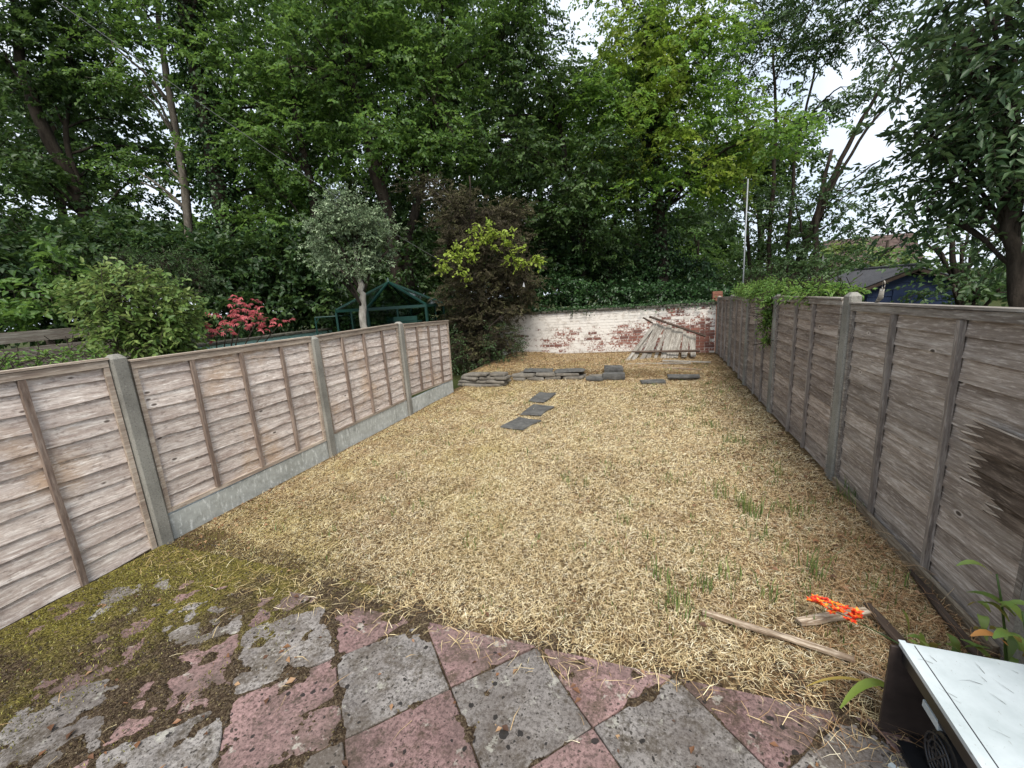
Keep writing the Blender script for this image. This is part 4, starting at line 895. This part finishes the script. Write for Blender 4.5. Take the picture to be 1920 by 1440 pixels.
mb = MB(); mb.tube([(-.5, 0, 1.5), (.45, 0, 1.5)], .018, 6); mb.build('top_bar', M_green, ar)
mb = MB(); mb.tube([(-.5, 0, 1.35), (-.38, 0, 1.5)], .012, 6); mb.tube([(.45, 0, 1.35), (.33, 0, 1.5)], .012, 6); mb.build('brace', M_green, ar)
pf = empty('plank_fence', (-9.6, 3.6, 0), 0, 'old grey plank fence beyond the neighbouring garden at far left', 'fence')
for z_ in (.75, 1.0, 1.22, 1.47):
    mb = MB(); mb.box(-.015, .015, -1.6, 2.6, 0, .17 if z_ > 1.1 else .2, .004); mb.build('plank', M_right_y, pf, loc=(0, 0, z_), rot=(.008, 0, 0))
for y_ in (-1.5, .5, 2.5): mb = MB(); mb.box(-.09, -.02, y_-.04, y_+.04, 0, 1.6); mb.build('fence_post', M_dkwood, pf)

# ------------------------------------------------------------------ shed and house on the right
sh = empty('blue_shed', (4.42, 9.5, 0), 0, 'dark blue timber shed with black corrugated felt roof beyond the right fence', 'shed')
SW, SD, SE, SRI = 1.3, 2.4, 1.50, 1.75     # gable faces camera side
for i in range(14):
    z_ = i*.115; half = SW/2
    if z_+.11 > SE: half = max(.06, SW/2*(1-(z_+.11-SE)/(SRI-SE+.12)))
    mb = MB(); mb.add([(-half, -.012, z_), (half, -.012, z_), (half, -.002, z_+.112), (-half, -.002, z_+.112), (-half, .01, z_), (half, .01, z_), (half, .01, z_+.112), (-half, .01, z_+.112)], [(0, 1, 2, 3), (7, 6, 5, 4), (0, 4, 5, 1), (3, 2, 6, 7), (0, 3, 7, 4), (1, 5, 6, 2)]); mb.build('cladding_board', M_blue, sh)
for i in range(12):
    z_ = i*.115
    for sx_ in (-1, 1): mb = MB(); mb.box(min(sx_*(SW/2), sx_*(SW/2-.012)), max(sx_*(SW/2), sx_*(SW/2-.012)), .012, SD, z_, z_+.113); mb.build('cladding_board', M_blue, sh)
mb = MB(); mb.box(-SW/2+.012, SW/2-.012, SD-.02, SD, 0, SE); mb.build('back_wall', M_blue, sh)
for sx_ in (-1, 1):
    n_ = 44; vs = []
    for i in range(n_+1):
        y_ = -.14+(SD+.28)*i/n_; dz = .018*(1 if i % 2 else -1)
        vs += [(0, y_, SRI+.02+dz*.6), (sx_*(SW/2+.16), y_, SE-.06+dz)]
    fs = [(2*i, 2*i+1, 2*i+3, 2*i+2) for i in range(n_)]; mb = MB(); mb.add(vs, fs); o = mb.build('roof', M_bitumen, sh); so = o.modifiers.new('solid', 'SOLIDIFY'); so.thickness = .012
    mb = MB(); mb.bar((0, -.12, SRI-.03), (sx_*(SW/2+.14), -.12, SE-.11), .02, .06, (0, 0, 1)); mb.build('bargeboard', M_dkwood, sh)
mb = MB(); mb.tube([(0, -.15, SRI+.045), (0, SD+.15, SRI+.045)], .03, 8); mb.build('ridge', M_bitumen, sh)
mb = MB(); mb.box(-.28, .28, -.026, -.014, .1, 1.38); d_ = mb.build('door', M_blue, sh)
mb = MB(); mb.box(.2, .23, -.04, -.028, .7, .8); mb.build('handle', M_black, d_)
ho = empty('house', (18.4, 46, 0), -.2, 'distant house with brown clay tiled roof between the right hand trees', 'house')
mb = MB(); mb.box(-3, 3, 0, 8, 0, 2.6); mb.build('wall', M_wallr, ho)
for i in range(9):
    t = i/9; t1 = (i+1)/9; mb = MB(); mb.add([(-3.3, -.4+4.4*t, 2.5+2.6*t+.05), (3.3, -.4+4.4*t, 2.5+2.6*t+.05), (3.3, -.4+4.4*t1, 2.5+2.6*t1), (-3.3, -.4+4.4*t1, 2.5+2.6*t1), (-3.3, -.4+4.4*t, 2.5+2.6*t-.05), (3.3, -.4+4.4*t, 2.5+2.6*t-.05)], [(0, 1, 2, 3), (4, 5, 1, 0)]); mb.build('roof_tiles', M_rooft, ho)
mb = MB(); mb.add([(-3.3, 8.4, 2.5), (3.3, 8.4, 2.5), (3.3, 4.0, 5.08), (-3.3, 4.0, 5.08)], [(0, 1, 2, 3)]); mb.build('roof', M_rooft, ho)
for sx_ in (-3, 3): mb = MB(); mb.add([(sx_, 0, 2.6), (sx_, 8, 2.6), (sx_, 4, 5.0)], [(0, 1, 2)]); mb.build('gable', M_wallr, ho)
for x_ in (-1.8, 0, 1.8): mb = MB(); mb.box(x_-.5, x_+.5, -.05, -.01, 1, 2.1); w_o = mb.build('window', M_wallr, ho); mb = MB(); mb.box(x_-.42, x_+.42, -.07, -.055, 1.08, 2.02); mb.build('pane', M_bitumen, w_o)

# ------------------------------------------------------------------ shrubs
shrubmass('green_shrub', 'rounded mid green shrub beyond the left fence, left of the red acer', 'shrub', [E(265, 580, 7.4, 112, 88), E(230, 560, 7.2, 80, 70), E(310, 610, 7.3, 78, 70), E(265, 640, 7.2, 100, 50)], M_lfbush, .075, .5, 950, bk=M_barkd, six=True,
          stem=[(np.array([PX(300, 700, 7.4)*(1, 1, 0), PX(295, 600, 7.4)]), np.array([.03, .015])), (np.array([PX(270, 700, 7.4)*(1, 1, 0), PX(250, 590, 7.4)]), np.array([.03, .012]))])
shrubmass('rosemary_shrub', 'fine leaved dark green shrub rising just behind the rounded green shrub', 'shrub', [E(320, 515, 8.8, 85, 55), E(250, 500, 8.8, 60, 40)], M_lfash, .07, .2, 900)
def acer():
    root = empty('red_acer', (0, 0, 0), 0, 'low red leaved acer beyond the left fence beside the green shrub', 'shrub')
    ells = [E(425, 600, 7.9, 48, 28, .4), E(460, 578, 7.9, 45, 22, .35), E(480, 600, 7.8, 40, 18, .3), E(405, 625, 7.8, 22, 18, .25), E(525, 602, 7.9, 26, 10, .2), E(495, 618, 7.8, 18, 8, .2), E(450, 560, 8, 16, 12, .2)]
    Ps = []
    for c, ra, rv, rd in ells:
        n = int(55*ra*rv*8); h = norm(np.array([c[0], c[1], 0.])); lat = np.array([h[1], -h[0], 0]); u = norm(rnd(n))*rng.uniform(0, 1, (n, 1))**.4
        Ps.append(c+lat*u[:, :1]*ra+h*u[:, 1:2]*rd+np.array([0, 0, 1.])*u[:, 2:]*rv)
    Pc = np.concatenate(Ps); n = len(Pc); N = norm(np.array([0, 0, 1.])+rnd(n)*.35+np.array([.4, -.3, 0])); X_ = norm(np.cross(N, rnd(n))); Y_ = np.cross(N, X_); P, D, NN, T = [], [], [], []
    tt = rng.uniform(0, 1, n)
    for a in (-1.9, -1.0, -.45, 0, .45, 1.0, 1.9): P.append(Pc); D.append(X_*math.cos(a)+Y_*math.sin(a)-np.array([0, 0, .35])); NN.append(N); T.append(tt)
    P, D, NN, T = map(np.concatenate, (P, D, NN, T)); m = len(P); L = rng.uniform(.045, .075, m)
    link('foliage', leaf_mesh('foliage', P, D, NN, L, L*.26, T), M_lfred, root)
    b = PX(400, 700, 7.9)*(1, 1, 0)
    for c, *_ in ells: mb = MB(); mb.tube(bez(b, (b+c)/2+np.array([0, 0, .3]), c-np.array([0, 0, .05]), 8), np.linspace(.02, .006, 8), 6); mb.build('stem', M_barkd, root, True)
acer()
shrubmass('low_shrub', 'low yellowish green foliage just behind the nearest left fence panel', 'shrub', [E(60, 675, 6.8, 90, 22, .5), E(160, 670, 6.8, 60, 18, .5), E(0, 690, 6.6, 60, 20, .5)], M_lfclimb, .05, .45, 900)
# holly tree
tree('holly_tree', 'small grey green holly tree with pale trunk rising before the glasshouse', [[(683, 640, 8.7, .09), (681, 560, 8.7, .08), (673, 520, 8.7, .062), (665, 450, 8.7, .03)]],
     [E(660, 440, 8.7, 68, 58), E(640, 400, 8.7, 46, 38), E(700, 470, 8.7, 42, 38), E(612, 475, 8.7, 36, 34), E(665, 380, 8.7, 26, 26), E(695, 420, 8.7, 40, 34), E(655, 500, 8.7, 58, 22), E(600, 435, 8.7, 22, 30)], M_lfhol, M_barkp, clump=10, per=14, K=9, leaf=.055, lw=.5, tl=.17, flat=.3, droop=.05, jit=.4)
# dead conifer
dc = tree('dead_conifer', 'tall browned dying conifer spilling over the left end of the brick wall', [[(895, 690, 10.4, .10), (900, 560, 10.4, .08), (885, 420, 10.6, .05), (880, 330, 10.6, .02)]],
     [E(908, 550, 10.4, 88, 66), E(912, 480, 10.4, 84, 65), E(885, 420, 10.5, 72, 48), E(902, 630, 10.2, 54, 56), E(850, 375, 10.6, 50, 30), E(800, 350, 10.8, 34, 20), E(935, 405, 10.6, 55, 32), E(890, 660, 10.0, 45, 30), E(960, 520, 10.3, 40, 50)], M_lfdead, M_barkd, clump=8, per=13, K=16, leaf=.06, lw=.28, tl=.24, flat=.2, droop=.12, jit=.55)
tg = MB(); tg.add([(0, 0, 0), (.05, 0, -.02), (.03, 0, .09), (0, .01, 0), (.05, .01, -.02), (.03, .01, .09)], [(0, 1, 2), (5, 4, 3), (0, 3, 4, 1), (1, 4, 5, 2), (2, 5, 3, 0)])
pt_ = PX(980, 537, 9.35); o = tg.build('white_tag', M_tag, None, loc=tuple(pt_)); tag(o, 'small white scrap caught on the right side of the dead conifer', 'scrap')
shrubmass('yellow_climber', 'sparse yellow green leafed climber across the front of the dead conifer', 'climbing plant', [E(820+190*t_+random.uniform(-12, 12), 492-45*math.sin(t_*3.1)**2+random.uniform(-22, 22), 9.3, random.uniform(8, 17), random.uniform(7, 15), .12) for t_ in np.linspace(.03, .97, 26)]+[E(868+random.uniform(-6, 6), 505+7*i_, 9.3, 9, 8, .1) for i_ in range(4)]+[E(915, 410+9*i_, 9.3, 6, 8, .1) for i_ in range(5)]+[E(960, 425+9*i_, 9.3, 5, 7, .1) for i_ in range(4)], M_lfyel, .07, .75, 420, shell=.3, six=True, K=5, tl=.22)
shrubmass('undergrowth', 'green bramble growth at the foot of the dead conifer by the raised bed', 'undergrowth', [E(945, 640, 9.6, 45, 40, .5), E(925, 685, 9.3, 60, 16, .4), E(860, 660, 9.4, 20, 40, .3)], M_lfash, .05, .5, 520)
# climber on the right fence top
cls = []
for yy in np.arange(5.0, 9.2, .3): cls.append((np.array([1.66+.05*random.random(), yy, 1.52+.05*random.random()]), .27, .13+.06*math.sin(yy*2)*.5, .22))
cls += [(np.array([1.43, 6.2, 1.38]), .10, .16, .05), (np.array([1.42, 6.25, 1.15]), .05, .16, .03), (np.array([1.42, 6.2, .93]), .07, .08, .03)]
shrubmass('fence_climber', 'bright green feathery climber piled on the right fence top and trailing down a post', 'climbing plant', cls, M_lfclimb, .05, .35, 3300, shell=.5, K=8, tl=.18)

# ------------------------------------------------------------------ woodland beyond the walls
T = tree
T('tree', 'dark leaning tree at the far left behind the hedge', [[(185, 470, 17, .22), (150, 370, 17, .2), (80, 240, 17, .17), (40, 120, 17, .13), (20, -60, 17, .08)], [(165, 400, 17, .1), (120, 260, 17, .08), (135, 160, 17.3, .05)]],
  [E(40, 130, 17, 140, 110), E(90, 300, 17.5, 120, 60), E(0, 320, 16.5, 90, 90), E(150, 60, 17, 120, 90), E(180, 200, 17, 90, 60), E(60, -60, 17, 160, 110), E(230, 260, 17.4, 60, 45), E(10, 420, 16.5, 90, 60), E(250, 370, 17, 55, 45), E(215, 420, 16.5, 50, 35)], M_lfdark, M_barkd, clump=1.6, per=10, K=13, leaf=.13)
T('tree', 'tall straight pale trunked tree standing alone against the sky gap at left', [[(357, 470, 15.5, .14), (345, 340, 15.5, .12), (322, 200, 15.5, .10), (302, 80, 15.5, .08), (292, -100, 15.5, .05)]],
  [E(300, 20, 15.5, 90, 60), E(260, 180, 15.8, 70, 45), E(290, -90, 15.5, 140, 80), E(220, 110, 15.5, 90, 60), E(300, 300, 15.8, 60, 35), E(250, 330, 15.9, 70, 30)], M_lfmid, M_barkg, clump=1.5, per=9, K=11, leaf=.112)
T('tree', 'ivy clad dark trunked tree right of the pale straight one', [[(425, 470, 14, .24), (405, 330, 14, .22), (385, 220, 14, .2), (350, 60, 14, .17), (335, -100, 14, .1)]],
  [E(430, 120, 14, 110, 80), E(470, 260, 14, 90, 70), E(400, 20, 14, 130, 70), E(500, 350, 14.2, 90, 60), E(520, 180, 14, 90, 80), E(430, -100, 14, 180, 90), E(460, 420, 14, 60, 40)], M_lfmid, M_barkd, clump=1.7, per=10, K=12, leaf=.112, ivy=5200)
T('tree', 'large dark multi trunk tree behind the holly with bare bark patches', [[(745, 520, 12.6, .24), (735, 420, 12.6, .22), (705, 330, 12.6, .19), (675, 200, 12.6, .15), (640, 60, 12.6, .12), (605, -90, 12.6, .09)], [(600, 500, 13, .13), (590, 380, 13, .12), (560, 250, 13, .1), (540, 100, 13, .07)], [(760, 470, 12.8, .18), (800, 300, 12.8, .12), (830, 150, 12.8, .09)]],
  [E(620, 120, 12.6, 120, 90), E(560, 280, 13, 80, 90), E(780, 200, 12.4, 130, 80), E(700, 60, 12.4, 140, 90), E(860, 80, 12.4, 140, 100), E(640, -70, 12.6, 200, 110), E(900, -80, 12.6, 180, 100), E(700, 270, 12.2, 130, 45), E(830, 290, 12.4, 120, 45), E(540, 420, 13.2, 70, 60)], M_lfmid, M_barkd, clump=2.1, per=10, K=12, leaf=.112, ivy=1500)
T('tree', 'dark twin trunked tree directly behind the dead conifer', [[(1090, 580, 13.6, .15), (1095, 450, 13.6, .13), (1060, 300, 13.6, .1), (1030, 150, 13.6, .06)], [(1140, 560, 14.2, .12), (1150, 420, 14.2, .1), (1180, 300, 14.2, .06)]],
  [E(1000, 180, 13, 120, 70), E(950, 300, 12.8, 110, 60), E(1080, 320, 13, 110, 70), E(1010, 400, 13.4, 100, 50), E(960, 110, 13, 90, 60), E(1100, 420, 13.2, 90, 50), E(980, 20, 13, 50, 50), E(1130, 480, 14, 80, 45), E(1020, 480, 14, 70, 50)], M_lfdark, M_barkd, clump=2.4, per=10, K=12, leaf=.112)
T('tree', 'bright green broad crowned tree with a black ivy covered trunk, centre right', [[(1243, 580, 14, .26), (1238, 430, 14, .25), (1225, 300, 14, .18), (1210, 150, 14, .1), (1220, 20, 14, .06)]],
  [E(1200, 240, 13.6, 140, 90), E(1120, 180, 13.6, 110, 70), E(1300, 250, 13.4, 130, 80), E(1260, 120, 13.6, 120, 90), E(1150, 90, 13.8, 70, 50), E(1330, 130, 13.6, 90, 80), E(1300, 20, 13.8, 90, 60), E(1230, 350, 13.4, 140, 50), E(1360, 330, 13.6, 70, 45), E(1420, 270, 13.2, 90, 40), E(1480, 235, 13, 70, 25), E(1250, -60, 14, 160, 60)], M_lfbri, M_barkd, clump=1.9, per=10, K=12, leaf=.112, ivy=7000)
T('tree', 'airy many stemmed ash tree with fanning bare limbs against the sky at right', [[(1480, 560, 16, 0.136), (1500, 480, 16, 0.116), (1545, 370, 16, 0.088), (1600, 250, 16, 0.068), (1680, 120, 16, 0.041)], [(1505, 480, 16, 0.068), (1570, 330, 16, 0.054), (1640, 220, 16, 0.041), (1760, 110, 16, 0.027)], [(1440, 560, 16.4, 0.088), (1445, 400, 16.4, 0.075), (1455, 250, 16.4, 0.061), (1450, 90, 16.4, 0.034)], [(1470, 560, 16.4, 0.075), (1490, 300, 16.4, 0.054), (1530, 120, 16.4, 0.034)], [(1530, 520, 15.6, .1), (1530, 400, 15.6, .08), (1560, 280, 15.6, .05)], [(1410, 560, 16.8, 0.082), (1400, 420, 16.8, 0.068), (1380, 200, 16.8, 0.041)]],
  [E(1480, 80, 16.4, 110, 80), E(1590, 70, 16, 100, 70), E(1400, 120, 16.8, 60, 90), E(1550, 180, 16.2, 70, 45), E(1650, 30, 16, 90, 60), E(1700, 110, 16, 60, 40), E(1500, -50, 16.4, 180, 70), E(1420, 380, 16.4, 70, 50), E(1500, 400, 16, 60, 45), E(1580, 390, 16, 60, 45), E(1450, 470, 16.2, 80, 45), E(1560, 470, 15.8, 60, 40), E(1630, 330, 16, 40, 28)], M_lfash, M_barkd, clump=1.6, per=9, K=12, leaf=.12, lw=.45)
T('tree', 'big drooping dark leaved tree overhanging from the right edge', [[(1915, 610, 6.6, .085), (1905, 480, 6.6, .08), (1885, 360, 6.6, .07), (1880, 200, 6.6, .05), (1890, 20, 6.6, .03)]],
  [E(1850, 60, 6.6, 90, 60), E(1800, 180, 6.6, 75, 45), E(1880, 150, 6.4, 60, 60), E(1775, 260, 6.6, 50, 34), E(1850, 270, 6.4, 80, 50), E(1755, 330, 6.6, 46, 30), E(1820, 350, 6.5, 70, 40), E(1900, -40, 6.6, 120, 50), E(1930, 300, 6.6, 50, 80), E(1780, 60, 6.8, 50, 28), E(1740, 390, 6.7, 40, 24), E(1900, 230, 6.3, 60, 60), E(1850, 120, 6.2, 70, 50), E(1905, 420, 6.8, 40, 30)], M_lfbig, M_barkd, clump=10, per=9, K=13, leaf=.10, lw=.40, tl=.36, droop=.6, lr=.022)
T('tree', 'scrubby mid green tree between the blue shed and the right edge trunk', [[(1800, 600, 9.5, .07), (1790, 500, 9.5, .05), (1780, 420, 9.5, .03)]],
  [E(1815, 465, 9.5, 60, 36), E(1860, 500, 9.3, 55, 50), E(1760, 440, 9.6, 45, 35), E(1870, 560, 9.0, 50, 30), E(1840, 430, 9.8, 50, 35), E(1800, 545, 8.6, 22, 18)], M_lfash, M_barkd, clump=5, per=9, K=10, leaf=.085, tl=.35)
T('tree', 'small pale green tree before the distant tiled roof', [[(1660, 540, 22, .1), (1665, 450, 22, .05)]], [E(1665, 470, 22, 26, 34), E(1705, 470, 22, 24, 30), E(1650, 500, 21, 55, 24), E(1600, 500, 20, 40, 30), E(1570, 470, 20, 30, 30)], M_lfbush, M_barkd, clump=1.2, per=9, K=10, leaf=.16)
T('tree', 'slender yellow green tree glimpsed low behind the ivy covered trunk', [[(1300, 580, 17, .08), (1310, 450, 17, .04)]], [E(1300, 500, 17, 45, 40), E(1340, 540, 17, 50, 25), E(1290, 440, 17.5, 30, 25), E(1190, 500, 18, 40, 30)], M_lfclimb, M_barkd, clump=1.3, per=9, K=10, leaf=.112)
# second row of trees behind, darker
for q, (u, v, d, sc_, lb) in enumerate(((110, 430, 24, 1.1, 'tall dark tree in the second row behind the far left leaning tree'), (500, 400, 20, 1.0, 'dark tree in the second row behind the ivy clad trunk at left'), (650, 380, 19, 1.0, 'dark tree in the second row behind the holly tree'), (840, 360, 19, 1.05, 'dark tree in the second row directly behind the large multi trunk tree'), (1010, 420, 20, .85, 'dark tree in the second row between conifer and bright green tree'), (1190, 430, 20, .85, 'dark tree in the second row behind the black ivy covered trunk'), (1420, 440, 24, .75, 'dark tree in the second row behind the airy ash tree'))):
    T('tree', lb, [[(u, 560, d, .2), (u+8, v, d, .17), (u-10, v-200, d, .1)]],
      [E(u+random.uniform(-60, 60), v-60+random.uniform(-30, 30), d, 110*sc_, 75*sc_), E(u-50, v-170*sc_, d, 110*sc_, 85*sc_), E(u+60, v-190*sc_, d+1, 110*sc_, 85*sc_), E(u, v-330*sc_, d, 130*sc_, 90*sc_) if q not in (0, 4, 6) else E(u, v-220*sc_, d, 90*sc_, 60*sc_), E(u, v+60, d-1, 120*sc_, 60*sc_), E(u+70, v, d-1, 90*sc_, 60*sc_)], M_lfdark, M_barkd, clump=.9, per=9, K=12, leaf=.2, tl=.8)
# hedge and understorey
shrubmass('hedge', 'tall dark green overgrown hedge behind the left neighbouring garden', 'hedge', [E(40, 530, 13.5, 120, 80, 1.4), E(150, 480, 13.6, 90, 70, 1.4), E(230, 450, 14, 80, 55, 1.3), E(340, 490, 13.2, 110, 60, 1.4), E(450, 510, 12.8, 90, 75, 1.3), E(540, 500, 12.6, 80, 80, 1.2), E(100, 590, 13, 150, 50, 1), E(480, 580, 12.2, 130, 50, 1), E(-60, 500, 13.5, 120, 90, 1.4), E(590, 560, 12.2, 70, 60, 1), E(700, 600, 12, 80, 30, .8)], M_lfhedge, .14, .62, 330, K=9, tl=.42, shell=.72)
shrubmass('laurel_bush', 'glossy leaved laurel in front of the tall hedge at far left', 'shrub', [E(110, 500, 12, 45, 60, .8), E(60, 560, 11.8, 70, 45, .8), E(20, 590, 11.6, 60, 35, .8)], M_lfmid, .13, .5, 240, K=8, tl=.35, six=True)
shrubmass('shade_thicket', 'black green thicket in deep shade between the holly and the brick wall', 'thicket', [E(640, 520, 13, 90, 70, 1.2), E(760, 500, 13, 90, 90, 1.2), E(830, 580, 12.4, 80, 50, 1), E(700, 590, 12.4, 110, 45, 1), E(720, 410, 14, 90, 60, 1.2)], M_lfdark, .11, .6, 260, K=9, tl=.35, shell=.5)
shrubmass('ivy_bank', 'dark ivy and scrub heaped behind the brick wall under the trees', 'ivy', [E(1040, 545, 12.3, 80, 35, .8), E(1130, 555, 12.4, 90, 30, .8), E(1230, 555, 12.6, 90, 30, .8), E(1310, 555, 12.8, 60, 28, .8), E(1190, 500, 14.5, 90, 40, 1.2), E(1060, 490, 14, 80, 50, 1.2), E(1290, 520, 14.6, 60, 35, 1), E(990, 570, 11.6, 40, 22, .5), E(900, 570, 12.4, 80, 40, 1), E(1370, 560, 13.5, 60, 30, 1), E(830, 600, 12, 60, 30, .8)], M_lfivy, .095, .75, 560, K=8, tl=.28, shell=.5)
shrubmass('scrub', 'mixed green scrub behind the climber between pole and blue shed', 'scrub', [E(1390, 530, 14.5, 60, 28, .8), E(1470, 520, 14.5, 70, 40, .8), E(1550, 510, 14, 60, 38, .8), E(1600, 520, 15, 40, 30, .8)], M_lfash, .1, .55, 260, K=8, tl=.35)
o = shrubmass('distant_woodland', 'distant dark woodland seen between the trunks', 'woodland', [E(u, 480+random.uniform(-20, 20), 38, 120, 75, 3) for u in range(-150, 1350, 130)]+[E(u, 545, 36, 110, 45, 3) for u in (1400, 1500, 1600, 1750, 1900, 2000)], M_lfdark, .45, .7, 60, kind='stuff', K=8, tl=1.2, shell=.4)
